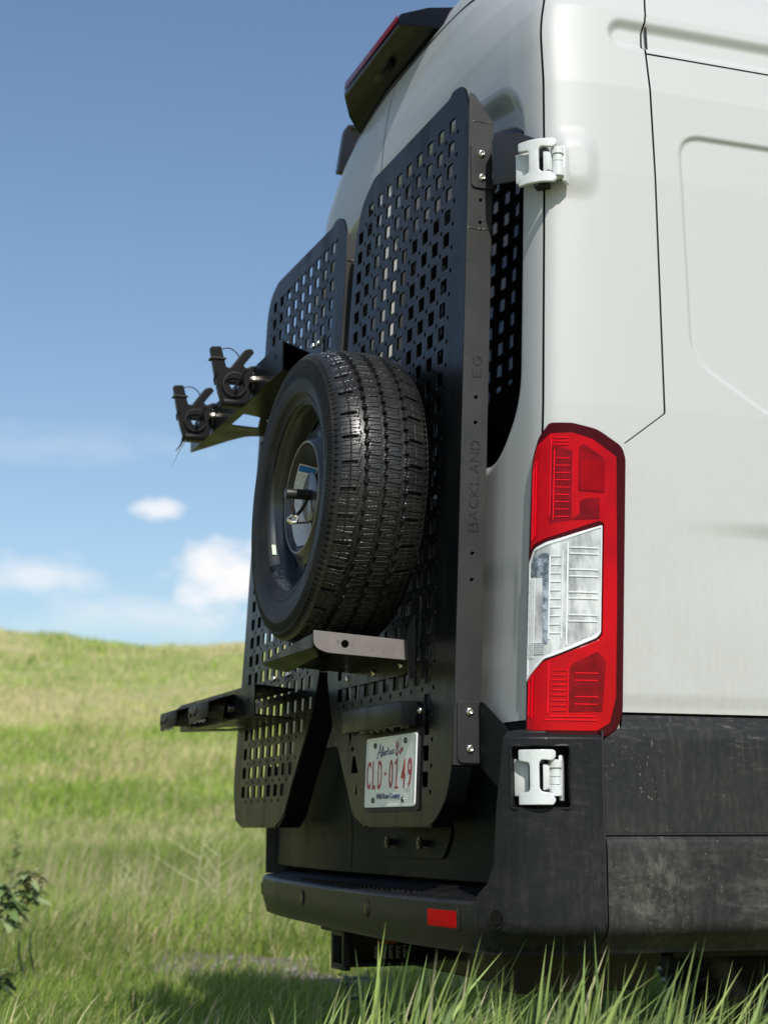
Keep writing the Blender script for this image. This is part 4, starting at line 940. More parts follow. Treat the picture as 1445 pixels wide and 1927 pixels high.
# lower bracket: pad and tapering wing
sheet('bracket_pad', rpoly([(.008, .802), (.062, .802), (.062, .924), (.008, .924)], [.014, .002, .002, .002], 5), [], .0035, m_rail, rackR, fn=lambda u_, v_, w_: (xr(v_) + .0008 + w_, RY(.86) + u_, v_), bevel=.0007)
for z in (.903, .830): inst('bolt', bolt_me, rackR, (xr(z) + .0044, RY(.86) + .034, z), (.7, 0, 0))
wing = [(.0, .800), (.010, .795), (.100, .722), (.118, .718), (.118, .846), (.018, .922), (.0, .922)]
def wingfn(u_, v_, w_):
    a = min(u_, .012); b = max(u_ - .012, 0); return (.830 + a * .9 + b * .86 + w_ * .5, .068 - a * .3 + b * .34 - .0 + w_ * -.8, v_)
sheet('hinge_wing', rpoly(wing, [.003, .004, .012, .006, .006, .008, .003], 4), [], .005, m_blk, rackR, fn=wingfn, bevel=.0008, cuts=[('u', .012)], label='tapering black wing plate running to the lower hinge')
# number plate light bar (square tube) and its ear
sb = MB(); sb.box((.262, .650), (-.034, .008), (.886, .936)); bar = sb.build('square_tube', m_blk, rackR, bevel=.0025, seg=3, label='short square step tube above the number plate')
sheet('tube_ear', rpoly([(.650, .889), (.686, .889), (.686, .940), (.650, .940)], [.001, .008, .004, .001], 4), [], .004, m_blk, rackR, fn=lambda u_, v_, w_: (u_, .001 + w_, v_), bevel=.0007)
inst('bolt', bolt_me, rackR, (.668, .000, .915), NEGY, (.8, .8, .8))
m_dirt = mat('dried_mud', (.16, .15, .12), .9, bump=1.0, bscale=120, bdist=.003, var=.8, vcol2=(.06, .055, .045), vscale=30)
mb = MB()
for k in range(26):
    x = rng.uniform(.29, .63); y = rng.uniform(-.026, .0); r = rng.uniform(.005, .016); mb.tube([(x - r, y, .886), (x, y + rng.normal(0, .003), .8855 - .002), (x + r, y, .886)], [.001, rng.uniform(.002, .0045), .001], 6)
mb.build('mud', m_dirt, bar, kind='stuff')
# wheel cradle: tray with lip, lit side flange, back plate
tray = MB()
tray.prism([(.222, -.198, 1.043), (.255, -.208, 1.040), (.604, -.208, 1.066), (.604, .030, 1.052), (.20, .030, 1.030)], [(.222, -.198, 1.047), (.255, -.208, 1.044), (.604, -.208, 1.070), (.604, .030, 1.056), (.20, .030, 1.034)])
cradle = tray.build('wheel_cradle', m_blk, rackR, bevel=.001, label='black cradle tray under the spare wheel')
sheet('cradle_lip', rpoly([(.222, 1.040), (.300, 1.018), (.58, 1.028), (.604, 1.04), (.604, 1.074), (.40, 1.062), (.222, 1.049)], [.004, .03, .03, .01, .002, .0, .003], 4), [], .004, m_blk, cradle, fn=lambda u_, v_, w_: (u_, -.2125 + w_ + max(0, (1.045 - v_)) * 1.2, v_), bevel=.0007, cuts=[('v', 1.045)])
sheet('cradle_flange', rpoly([(-.212, 1.080), (-.212, 1.046), (-.185, 1.034), (.0, 1.024), (.0, 1.066)], [.002, .016, .012, .002, .002], 5), [circ(-.143, 1.0535, .0085, 14)], .0045, m_shelf, cradle, fn=lambda u_, v_, w_: (.604 + w_, u_, v_), bevel=.0008, label='sunlit side flange of the cradle with a round hole')
sheet('cradle_back', rpoly([(.13, 1.00), (.56, .998), (.635, 1.03), (.636, 1.16), (.60, 1.16), (.58, 1.06), (.13, 1.056)], [.004, .02, .03, .02, .02, .02, .004], 4), [], .004, m_blk, cradle, fn=lambda u_, v_, w_: (u_, RY(v_) - .0058 + w_, v_), bevel=.0007)
mb = MB(); mb.prism([(.622, -.014, 1.08), (.622, .006, 1.12), (.622, .006, .985), (.622, -.008, .985)], [(.627, -.014, 1.08), (.627, .006, 1.12), (.627, .006, .985), (.627, -.008, .985)]); mb.build('cradle_gusset', m_blk, cradle, smooth=False)
for x, z in ((.175, 1.021), (.536, 1.020), (.36, 1.018)): inst('bolt', bolt_me, cradle, (x, RY(z) - .0058, z), NEGY, (.85, .85, .85))
# post that holds the wheel
MB().cyl((.43, .005, 1.396), (.43, -.10, 1.396), .035, 24).build('wheel_post', m_blk, rackR)
sheet('post_plate', rpoly([(.33, 1.33), (.53, 1.33), (.53, 1.46), (.33, 1.46)], .01), [], .006, m_blk, rackR, fn=lambda u_, v_, w_: (u_, RY(v_) - .0065 + w_, v_))
# water beads
sp = []
for k in range(420):
    z = rng.uniform(.81, 1.9) if k > 60 else rng.uniform(1.9, 2.15); y = RY(z) + rng.choice([rng.uniform(.003, .055), rng.normal(.006, .004)]); y = min(max(y, RY(z) + .002), RY(z) + .056)
    sp.append(((xr(z) + .0003, y, z), (1, 0, .1), rng.choice([.0007, .0009, .0012, .0016], p=[.5, .3, .15, .05])))
for k in range(90):
    u_ = rng.uniform(.02, .112); v_ = rng.uniform(.735 + (.112 - u_) * .6, .90 - u_ * .6); sp.append((wingfn(u_, v_, .0054), (.4, -.9, .1), rng.choice([.0009, .0013, .0019])))
for k in range(40):
    y = rng.uniform(-.2, -.005); sp.append(((.609, y, rng.uniform(1.036, 1.062)), (1, 0, 0), rng.choice([.0009, .0014])))
for k in range(50):
    z = rng.uniform(1.9, 2.24); sp.append(((rng.uniform(.2, .78), RY(z) - .0004, z), (0, -1, 0), rng.choice([.0009, .0013])))
drops(plateR, sp)
sp = []
for k in range(900):
    x = rng.uniform(.1, .80); z = rng.uniform(1.5, 2.25)
    if sd_poly(np.array([x]), np.array([z]), outR)[0] > -.01: continue
    sp.append(((x, RY(z) - .0002, z), (0, -1, 0), rng.choice([.0008, .0011, .0016], p=[.6, .3, .1])))
drops(plateR, sp)

# left rack
outL = rpoly([(-.738, .678), (-.39, .677), (-.315, .708), (-.252, .792), (-.108, .957), (-.070, 1.04), (-.045, 1.15), (-.030, 1.5), (-.018, 1.88), (-.004, 2.12), (-.012, 2.20), (-.040, 2.245), (-.084, 2.262), (-.115, 2.262), (-.135, 2.254), (-.62, 2.262), (-.650, 2.262), (-.715, 2.24), (-.748, 2.19), (-.756, 2.05), (-.80, 1.20), (-.834, .85), (-.836, .79), (-.800, .70)],
             [.03, .05, .03, .05, .04, .05, .03, 0, 0, .02, .03, .03, .02, .01, .006, .006, .02, .03, .03, .02, .0, .02, .03, .04], 5)
colsL = [(lambda z, j=j: np.interp(z, [.75, 1.5, 2.2], [-.728, -.715, -.7345]) + np.interp(z, [.75, 2.2], [.0645, .0685]) * j) for j in range(11)]
def keepL(x, z, kind): return x < -.10
holesL = hole_set(outL, colsL, .76, 2.19, keepL, .014)
for z in (2.20,): holesL += [circ(xx, z, .006, 8) for xx in [-.088 - .0685 * j for j in range(8)]]
plateL = sheet('rack_plate', outL, holesL, .0055, m_blk, rackL, fn=rk(), bevel=.0007, ang=10)
xl = lambda z: float(np.interp(z, [1.04, 1.15, 1.5, 1.88, 2.12, 2.2], [-.070, -.045, -.030, -.018, -.004, -.010])) + .001
rl = rpoly([(.0, 1.06), (.057, 1.06), (.057, 2.12), (.010, 2.195), (.0, 2.195)], [.002, .002, .004, .006, .002], 3)
sheet('rack_rail', rl, [], .004, m_rail, rackL, fn=lambda u_, v_, w_: (xl(v_) - .004 + w_, RY(v_) + .001 + u_, v_), bevel=.0006, cuts=[('v', z) for z in (1.15, 1.5, 1.88, 2.11)])
weld('weld_bead', (xl(2.12), RY(2.12) + .004, 2.118), (xl(2.12), RY(2.12) + .057, 2.118), rackL)
flange('rack_flange', [(-.066, 1.058), (-.108, .957), (-.252, .792), (-.315, .710), (-.37, .680)], .060, rackL, m_blk, side=1)
flange('rack_flange', [(-.80, 1.20), (-.834, .85), (-.834, .79), (-.80, .70), (-.73, .680), (-.39, .680)], .045, rackL, m_blk, side=-1)
flange('rack_flange', [(-.650, 2.258), (-.712, 2.236), (-.745, 2.19), (-.753, 2.05), (-.80, 1.20)], .045, rackL, m_blk, side=-1)
strap('hinge_arm', [(-.76, .118), (-.80, .10), (-.88, .11), (-.95, .14)], 1.99, 2.10, .006, m_rail, rackL)
sp = []
for k in range(260):
    x = rng.uniform(-.3, -.03); z = rng.uniform(1.9, 2.2)
    sp.append(((x, RY(z) - .0002, z), (0, -1, 0), rng.choice([.0010, .0014])))
drops(plateL, sp)
# cross bolts seen on the left rack
for x, z in ((-.471, 1.074), (-.341, 1.075)): inst('bolt', bolt_me, rackL, (x, RY(z) - .0005, z), NEGY)

# ------------------------------------------------------------------ bicycle trays on the left rack
def C_channel(root, x0, x1, yf, z0, z1, back, name, hol):
    # front web with holes, top flange, bottom plate with window
    web = sheet('tray_web', rpoly([(x0, z0), (x1, z0), (x1, z1), (x0, z1)], .003, 3), [circ(hx, hz, hr, 8) for hx, hz, hr in hol], .004, m_blk, root, fn=lambda u_, v_, w_: (u_, yf + w_, v_), bevel=.0007)
    return web
upc = empty('bike_tray', (-.40, -.05, 1.81), 'upper black bicycle tray with two strapped forked cradles, beside the spare wheel', 'bike rack', 'bicycle trays on the left rack')
C_channel(upc, -1.00, -.012, -.106, 1.808, 1.888, 0, '', [(-.07, 1.86, .006), (-.16, 1.842, .006), (-.42, 1.845, .005), (-.56, 1.845, .005)])
mb = MB(); mb.prism([(-1.0, -.102, 1.884), (-.013, -.102, 1.884), (-.135, .045, 1.884), (-.52, .045, 1.884)], [(-1.0, -.102, 1.888), (-.013, -.102, 1.888), (-.135, .045, 1.888), (-.52, .045, 1.888)]); mb.build('tray_top', m_blk, upc, bevel=.0007)
sheet('tray_bottom', rpoly([(-1.0, -.102), (-.013, -.102), (-.10, .048), (-.50, .048), (-.515, .0), (-.60, .022), (-.655, .045), (-.72, .045), (-.735, .0), (-.80, -.03)], [.005, .01, .01, .005, .01, .01, .005, .005, .02, .02], 3),
      [rpoly([(-.62, -.079), (-.475, -.079), (-.500, -.025), (-.632, .005)], .008, 3), circ(-.70, -.066, .004, 8), circ(-.69, -.01, .004, 8)], .004, m_blk, upc, fn=lambda u_, v_, w_: (u_, v_, 1.808 + w_), bevel=.0006)
MB().box((-.74, -.66), (.040, .050), (1.79, 1.845)).build('tray_foot', m_blk, upc, bevel=.003)
mb = MB(); mb.prism([(-.13, .046, 1.80), (-.54, .046, 1.80), (-.54, .046, 1.96), (-.17, .046, 1.96)], [(-.13, .050, 1.80), (-.54, .050, 1.80), (-.54, .050, 1.96), (-.17, .050, 1.96)]); mb.build('tray_back', m_blk, upc, smooth=False)
for x, z in ((-.19, 1.945), (-.235, 1.950)): inst('bolt', bolt_me, upc, (x, .0455, z), NEGY)
m_nut = mat('dull_nut', (.42, .40, .36), .38, metal=.9)
def cradle_unit(cx, root, dz=0.0, sc=1.0):
    """forked cradle in the y-z plane; profile traced on the near one"""
    y0 = -.155; z0 = 1.855
    prof = [(-.222, 1.938), (-.194, 1.941), (-.179, 1.884), (-.167, 1.884), (-.128, 1.938), (-.110, 1.942), (-.102, 1.932), (-.132, 1.893), (-.124, 1.886), (-.108, 1.895), (-.090, 1.895), (-.082, 1.882), (-.092, 1.872), (-.112, 1.858), (-.112, 1.80), (-.125, 1.782), (-.186, 1.782), (-.196, 1.81), (-.208, 1.86)]
    prof = [((y - y0) * sc + y0, (z - z0) * sc + z0 + dz) for y, z in prof]
    hole = [((y - y0) * sc + y0, (z - z0) * sc + z0 + dz) for y, z in [(-.172, 1.842), (-.138, 1.842), (-.145, 1.826), (-.163, 1.826)]]
    base = sheet('cradle', rpoly(prof, [.005, .005, .006, .006, .005, .005, .005, .006, .006, .006, .005, .005, .006, .010, .010, .01, .01, .02, .02], 4), [hole], .026, m_strap, root, fn=lambda u_, v_, w_: (cx + .014 - w_, u_, v_), bevel=.003)
    T = lambda y, z, dx: (cx + dx, (y - y0) * sc + y0, (z - z0) * sc + z0 + dz)
    # round cup with strap ring
    ring = [T(-.158 + .031 * math.cos(a), 1.836 + .031 * math.sin(a), .024 + .004 * math.sin(a)) for a in np.linspace(0, 2 * PI, 28)]
    mb = MB(); mb.tube(ring, .0024 * sc, 6, caps=False)
    mb.build('strap_ring', m_rail, base)
    mb = MB(); arc = [T(y, z, .012) for y, z in ((-.194, 1.932), (-.180, 1.937), (-.165, 1.936), (-.150, 1.925), (-.142, 1.910))]; mb.tube(arc, [.0018] * 5, 6); mb.build('strap', m_strap, base)
    mb = MB(); mb.tube([T(-.130, 1.875, .030), T(-.160, 1.825, .034), T(-.150, 1.812, .030)], .003, 6); mb.build('strap', m_strap, base)
    mb = MB(); mb.box((cx - .02, cx + .030), (T(-.190, 0, 0)[1], T(-.130, 0, 0)[1]), (T(0, 1.778, 0)[2], T(0, 1.792, 0)[2])); mb.build('buckle', m_strap, base, bevel=.003)
    mb = MB(); mb.tube([T(-.190, 1.79, .02), T(-.200, 1.76, .02), T(-.212, 1.742, .01)], [.003, .0025, .001], 6); mb.build('strap_end', m_strap, base)
    mb = MB(); mb.tube([T(-.208, 1.86, .018), T(-.214, 1.845, .02), T(-.212, 1.83, .02)], [.003, .003, .002], 6); mb.build('strap_pin', m_strap, base)
    mb = MB(); mb.box((cx - .0185, cx + .0185), (T(-.222, 0, 0)[1], T(-.181, 0, 0)[1]), (T(0, 1.905, 0)[2], T(0, 1.909, 0)[2])); mb.build('strap_band', m_rail, base, smooth=False)
    mb = MB(); mb.box((cx - .03, cx + .03), (-.112, -.1045), (1.822 + dz, 1.872 + dz)); mb.build('cradle_mount', m_blk, base, bevel=.002)
    mb = MB(); c0 = (cx + .030, -.106, 1.852 + dz); mb.cyl(c0, (cx + .030, -.114, 1.852 + dz), .0095, 6); mb.cyl((cx + .030, -.114, 1.852 + dz), (cx + .030, -.119, 1.852 + dz), .006, 10); mb.build('hex_nut', m_nut, base, ang=25)
    return base
cradle_unit(-.30, upc)
cradle_unit(-.74, upc, .004)
mb = MB(); mb.tube([(-.70, -.19, 1.775), (-.71, -.205, 1.745), (-.73, -.222, 1.70)], [.0014, .0010, .0004], 5); mb.build('loose_cord', mat('frayed_cord', (.12, .12, .12), .8), upc)

loc = empty('bike_tray', (-.45, -.08, .95), 'lower black bicycle tray with folded-down holders, above the rack\'s narrow foot', 'bike rack', 'bicycle trays on the left rack')
C_channel(loc, -.95, -.138, -.130, .952, 1.030, 0, '', [(-.195, .992, .007), (-.26, .992, .007)])
mb = MB(); mb.prism([(-.95, -.126, 1.026), (-.139, -.126, 1.026), (-.245, .010, 1.026), (-.60, .010, 1.026)], [(-.95, -.126, 1.030), (-.139, -.126, 1.030), (-.245, .010, 1.030), (-.60, .010, 1.030)]); mb.build('tray_top', m_blk, loc, bevel=.0007)
sheet('tray_bottom', rpoly([(-.95, -.126), (-.139, -.126), (-.26, .008), (-.84, .008)], .006, 3), [rpoly([(-.82, -.075), (-.67, -.075), (-.60, -.02), (-.80, -.02)], .006, 3)], .004, m_blk, loc, fn=lambda u_, v_, w_: (u_, v_, .952 + w_), bevel=.0006)
mb = MB(); mb.prism([(-.22, .004, .93), (-.62, .004, .93), (-.62, .004, 1.05), (-.24, .004, 1.05)], [(-.22, .0075, .93), (-.62, .0075, .93), (-.62, .0075, 1.05), (-.24, .0075, 1.05)])
for cx, w_ in ((-.435, .20), (-.795, .19)):
    b = MB(); xa, xb = cx - w_ / 2, cx + w_ / 2
    b.prism([(xa, -.131, 1.014), (xb, -.131, 1.014), (xb, -.198, .996), (xa, -.198, .996)], [(xa, -.131, 1.019), (xb, -.131, 1.019), (xb, -.201, 1.000), (xa, -.201, 1.000)])
    b.prism([(xa, -.197, .950), (xb, -.197, .958), (xb, -.197, 1.000), (xa, -.197, 1.000)][::-1], [(xa, -.202, .950), (xb, -.202, .958), (xb, -.202, 1.000), (xa, -.202, 1.000)][::-1])
    b.box((xa, xa + .004), (-.190, -.131), (.965, 1.000))
    r = b.build('tray_holder', m_strap, loc, bevel=.0015)
    MB().tube([(cx + .03, -.134, .985), (cx + .02, -.160, .990), (cx + .01, -.182, .980)], [.030, .030, .022], 16).build('holder_pad', m_rail, r)
    b = MB()
    for q in range(4): b.box((xa + .008 + q * .020, xa + .022 + q * .020), (-.2055, -.202), (.968 + .007 * (q % 2), .992 - .004 * (q % 3)))
    b.build('holder_buckle', m_rail, r, bevel=.0008, kind='stuff')
    b = MB()
    for q in range(9): x_ = xa + .01 + q * w_ / 10; b.tube([(x_, -.2, .952 + .004 * rng.random()), (x_ + .012, -.2025, .947 + .006 * rng.random())], .0022, 5)
    b.build('mud', m_dirt, r, kind='stuff')
    MB().cyl((cx + w_ * .28, -.131, .985), (cx + w_ * .28, -.137, .985), .010, 12).build('hex_nut', m_steel, r)

# ------------------------------------------------------------------ number plate
npl = empty('licence_plate', (.4965, -.006, .72), 'white Alberta number plate CLD-0149 in red, screwed to the near rack', 'licence plate')
px0, px1, pz0, pz1 = .343, .653, .7205, .8715
pf = lambda o: (lambda u_, v_, w_: (u_, RY(v_) - .0065 - o - w_, v_))
sheet('plate_sheet', rpoly([(px0, pz0), (px1, pz0), (px1, pz1), (px0, pz1)], .009, 5), [], .0015, m_platew, npl, fn=pf(0), bevel=.0003)
sheet('plate_border', rpoly([(px0, pz0), (px1, pz0), (px1, pz1), (px0, pz1)], .009, 5), [rpoly([(px0 + .005, pz0 + .005), (px1 - .005, pz0 + .005), (px1 - .005, pz1 - .005), (px0 + .005, pz1 - .005)], .007, 5)], .0016, m_platew, npl, fn=pf(.0014), bevel=.0006)
sheet('plate_backing', rpoly([(px0 - .005, pz0 - .009), (px1 + .004, pz0 - .009), (px1 + .004, pz1 + .004), (px0 - .005, pz1 + .004)], .004), [], .005, m_cut, npl, fn=lambda u_, v_, w_: (u_, RY(v_) - .0005 - w_, v_))
PWd, PHt = px1 - px0, pz1 - pz0
def fit_text(name, s, u0, u1, v0, v1, mt, shear=0.0, off=0.0, ext=.0005, o=.0017):
    me = text_mesh(s, 1.0, lambda a, b, c: (a, b, c), shear=shear, off=off, ext=.5)
    co_ = np.array([v.co[:] for v in me.vertices]); lo_, hi_ = co_.min(0), co_.max(0)
    for v in me.vertices:
        a = (v.co.x - lo_[0]) / (hi_[0] - lo_[0]); b = (v.co.y - lo_[1]) / (hi_[1] - lo_[1]); c = (v.co.z + .5)
        xx = px0 + PWd * (u0 + (u1 - u0) * a); zz = pz0 + PHt * (v0 + (v1 - v0) * b)
        v.co = (xx, RY(zz) - .0065 - o - c * ext, zz)
    return link(name, me, mt, npl, False)
for ch, u0, u1 in (('C', .022, .105), ('L', .140, .205), ('D', .255, .335), ('-', .385, .425), ('0', .480, .560), ('4', .720, .805), ('9', .845, .925)):
    v0, v1 = (.258, .665) if ch != '-' else (.450, .490)
    fit_text('plate_letter', ch, u0, u1, v0, v1, m_ink_r, off=.008)
fit_text('plate_motto', 'Wild Rose Country', .235, .720, .092, .195, m_ink_b, off=.02)
# handwritten word and the rose
mb = MB()
LETF = lambda u_, v_, w_: (u_, RY(v_) - .0083 - w_, v_)
for st, w_ in (([(.600, .60), (.634, .655), (.634, .268)], .0052), ([(.600, .268), (.668, .268)], .0040)): ribbon(mb, [(px0 + PWd * a, pz0 + PHt * b) for a, b in st], w_, LETF, .0005)
mb.build('plate_letter', m_ink_r, npl, smooth=False)
mb = MB()
def S2(pts, w=.0022):
    ribbon(mb, [(px0 + PWd * a, pz0 + PHt * b) for a, b in pts], w, lambda u_, v_, w_: (u_, RY(v_) - .0083 - w_, v_), .0004)
S2([(.215, .70), (.235, .715), (.262, .80), (.285, .905)], .0026); S2([(.285, .905), (.292, .80), (.300, .715)], .0026); S2([(.235, .772), (.320, .785)], .0020)
S2([(.318, .72), (.326, .80), (.333, .86), (.322, .80), (.330, .73)]); S2([(.345, .86), (.345, .735), (.362, .73), (.368, .76), (.352, .785)])
S2([(.380, .76), (.395, .775), (.392, .79), (.380, .78), (.382, .74), (.40, .738)]); S2([(.412, .735), (.415, .79), (.432, .785)]); S2([(.450, .85), (.446, .75), (.462, .738)]); S2([(.436, .80), (.466, .805)])
S2([(.505, .785), (.485, .785), (.478, .755), (.492, .742), (.507, .76), (.508, .79), (.512, .745), (.53, .75)]); S2([(.535, .79), (.540, .748), (.556, .748), (.560, .795), (.545, .795)])
mb.build('plate_script', m_ink_b, npl, smooth=False)
mb = MB(); S2([(.60, .90), (.615, .80), (.625, .93), (.64, .80), (.66, .90)], .0020); S2([(.60, .76), (.63, .72), (.66, .78), (.69, .73), (.72, .80)], .0032); S2([(.62, .80), (.60, .74), (.64, .70)], .0026); S2([(.69, .83), (.70, .77), (.735, .77), (.73, .82)], .0026)
mb.build('plate_rose', m_ink_r, npl, smooth=False)
mb = MB(); S2([(.645, .93), (.67, .96), (.70, .93), (.695, .86), (.665, .84), (.65, .88), (.66, .93)], .0012); S2([(.60, .90), (.60, .80), (.62, .78)], .0012)
mb.build('plate_rose_outline', m_lgrey, npl, smooth=False)
mb = MB(); S2([(.80, .06), (.925, .06), (.925, .235), (.80, .235), (.80, .06)], .0008); S2([(.05, .19), (.14, .195)], .0006); S2([(.80, .25), (.92, .26)], .0006)
mb.build('plate_sticker_outline', mat('sticker_edge', (.58, .60, .56), .5), npl, smooth=False)
m_scr = mat('dark_screw', (.12, .115, .11), .3, metal=.8)
scr_me = bolt_mesh(.0062, .004); scr_me.materials.append(m_scr); scr_me.polygons.foreach_set('use_smooth', np.ones(len(scr_me.polygons), dtype=bool))
for a, b in ((.185, .885), (.790, .905), (.180, .10), (.775, .095)):
    z = pz0 + PHt * b; inst('screw', scr_me, npl, (px0 + PWd * a, RY(z) - .0084, z), NEGY)

# ------------------------------------------------------------------ spare wheel
spare = empty('spare_wheel', (.43, -.10, 1.075), 'spare wheel with all-season tyre and black steel rim, resting in the cradle', 'spare wheel')
WC = (.43, -.110, 1.396); WR = .3300
def wf(r, th, y): z = WC[2] + r * np.sin(th); return np.stack([WC[0] + r * np.cos(th), WC[1] + y + .042 * (z - WC[2]), z], -1)
NT = 2160; th = np.linspace(0, 2 * PI, NT, endpoint=False); NW = 104
tw = np.linspace(-1, 1, NW)                 # across the tread
TWH = .088
pitch = 72; pph = NT // pitch; ph = (np.arange(NT) % pph) / pph; pid = np.arange(NT) // pph
crown = WR - .012 * np.abs(tw) ** 3.2 - .004 * tw ** 2
yy = tw * TWH
Hh = np.zeros((NT, NW))
def vee(d, w, dep): return -dep * (1 - sstep(np.abs(d), w * .55, w))
for c0, wd_, amp, phs in ((-.50, .120, .036, 0), (-.005, .095, .034, .35), (.50, .120, .040, .6)):
    saw = ((ph + phs) % 1.0); zig = (saw * 2 - 1) * amp + 0
    Hh = np.minimum(Hh, vee(tw[None, :] - (c0 + zig)[:, None], wd_ * .82, .0100))
for c0 in (-.80, .80): Hh = np.minimum(Hh, vee(tw[None, :] - c0, .012, .002))
arrp = ph[:, None]; W_ = tw[None, :]
rib = np.where(np.abs(W_) > .5, 2, np.where(W_ < 0, 0, 1))
for k, o_ in enumerate((.05, .40, .72)):
    wob = .05 * np.sin(W_ * 9 + k * 2.1 + rib * 1.3) + .03 * rib
    d = (arrp - o_ - wob + .5) % 1 - .5
    big = (k == 0)
    Hh = np.minimum(Hh, vee(d, .045, np.where(big, .0026, .0012)) * np.where((np.abs(W_) < .5), 1, .8))
sh = (np.abs(W_) > .56); d = (arrp - .55 + .10 * np.abs(W_) + .5) % 1 - .5
lug = vee(d, .15, .0085) * sstep(np.abs(W_), .62, .70) * (pid[:, None] % 2 == 0)
Hh = np.minimum(Hh, np.where(sh, lug, 0))
mid_l = vee(((arrp + (W_ > 0) * .5 - .2) + .5) % 1 - .5, .07, .0045) * (sstep(np.abs(np.abs(W_) - .25), .0, .02) * 0 + (np.abs(np.abs(W_) - .40) < .05)) * .6; Hh = np.minimum(Hh, mid_l)
Rt = crown[None, :] + Hh
# shoulders and sidewalls
def sidewall(sgn):
    pr = [(0.3190, .0895), (0.3160, .0930), (0.3120, .0975), (0.3070, .1020), (0.3050, .1035), (0.3040, .1052), (0.3025, .1046), (0.2989, .1055), (0.2936, .1072), (0.2884, .1086), (0.2832, .1096), (0.2792, .1100), (0.2753, .1096), (0.2674, .1095), (0.2596, .1088), (0.2517, .1076), (0.2439, .1058), (.2370, .1040), (.2330, .1026), (.2310, .1034), (.2280, .1012), (.2240, .0985), (.2190, .0962), (.2130, .0945), (.2085, .0930)]
    R_ = np.zeros((NT, len(pr))); Y_ = np.zeros((NT, len(pr)))
    for j, (r, y) in enumerate(pr):
        y = y + 0 * th; r = r + 0 * th
        if .3150 > r[0] > .3050: r = r - .0022 * (np.cos(th * 144) > .1) ; y = y - .0012 * (np.cos(th * 144) > .1)
        if .3005 > r[0] > .283: y = y - .0014 * (np.cos(th * 216 + r[0] * 300) > 0)
        if .2805 > r[0] > .262: y = y - .0008 * (np.cos(th * 300) > 0) * (np.sin(th * 1.0 - .3) > -.2)
        R_[:, j] = r; Y_[:, j] = y * sgn
    return R_, Y_
Rf, Yf = sidewall(-1); Rb, Yb = sidewall(1)
R_all = np.concatenate([Rf[:, ::-1], Rt, Rb], 1); Y_all = np.concatenate([Yf[:, ::-1], np.broadcast_to(yy, (NT, NW)), Yb], 1)
ts = -.105 + 0
tyre = link('tyre', gridmesh(wf(R_all, th[:, None], Y_all), flip=True, wrap=True), m_rubber, spare, True, 30)
tyre.data.materials.append(m_side)
nq = R_all.shape[1] - 1; mi = np.zeros(len(tyre.data.polygons), np.int32); jj = np.arange(len(mi)) % nq; mi[(jj < 22) | (jj > nq - 23)] = 1; tyre.data.polygons.foreach_set('material_index', mi)
def lathe(name, prof, mt, par, n=160, y0=.013, holes=None, thick=None, **k):
    t_ = np.linspace(0, 2 * PI, n, endpoint=False); P = np.stack([wf(np.full(n, r), t_, np.full(n, y + y0)) for r, y in prof], 1)
    me = gridmesh(P, flip=False, wrap=True)
    if holes is not None:
        bm = bmesh.new(); bm.from_mesh(me); kill = [f for f in bm.faces if holes(f.calc_center_median())]; bmesh.ops.delete(bm, geom=kill, context='FACES'); bm.to_mesh(me); bm.free()
    return link(name, me, mt, par, True, 40, **k)
rim = lathe('rim_barrel', [(.2085, -.1065), (.2110, -.0985), (.2100, -.1015), (.2065, -.1020), (.2040, -.0985), (.2030, -.092), (.2000, -.086), (.1965, -.080), (.1945, -.060), (.1935, -.045), (.185, -.030), (.178, .06), (.20, .085), (.2085, .093)], m_rim, spare)
lathe('rim_edge', [(.2113, -.0985), (.2108, -.1012), (.2090, -.1024), (.2070, -.1024)], m_lip, rim)
def vent(c_):
    dx, dz = c_.x - WC[0], c_.z - WC[2]; r = math.hypot(dx, dz); a = math.atan2(dz, dx); k = (a / (2 * PI / 10)) % 1 - .5
    return ((r - .162) / .0135) ** 2 + (k * (2 * PI / 10) * .162 / .0190) ** 2 < 1 and abs(r - .162) < .016
disc = [(.1935, -.052), (.186, -.054)] + [(.184 - .0026 * k, -.0560 - .0012 * k) for k in range(1, 17)] + [(.138, -.078), (.132, -.085), (.1275, -.0885), (.1245, -.0902), (.1215, -.0895), (.1190, -.0840), (.1130, -.060), (.100, -.022), (.090, -.008), (.06, .0), (.05, .002), (.03, .002), (.001, .002)]
rd = lathe('rim_disc', disc, m_rim, rim, n=400, holes=vent)
lathe('cup_edge', [(.1262, -.0895), (.1245, -.0908), (.1225, -.0902)], m_lip, rim)
lathe('rim_back', [(.185, -.046), (.13, -.03), (.10, .03), (.001, .03)], m_cut, rim)
for k in range(6):   # stud holes of the hub, dark
    a = 2 * PI * k / 6 + .4; c0 = wf(.078, a, -.0005); MB().cyl(tuple(c0), (c0[0], c0[1] - .006, c0[2]), .010, 12).build('hub_stud', m_blk, rim)
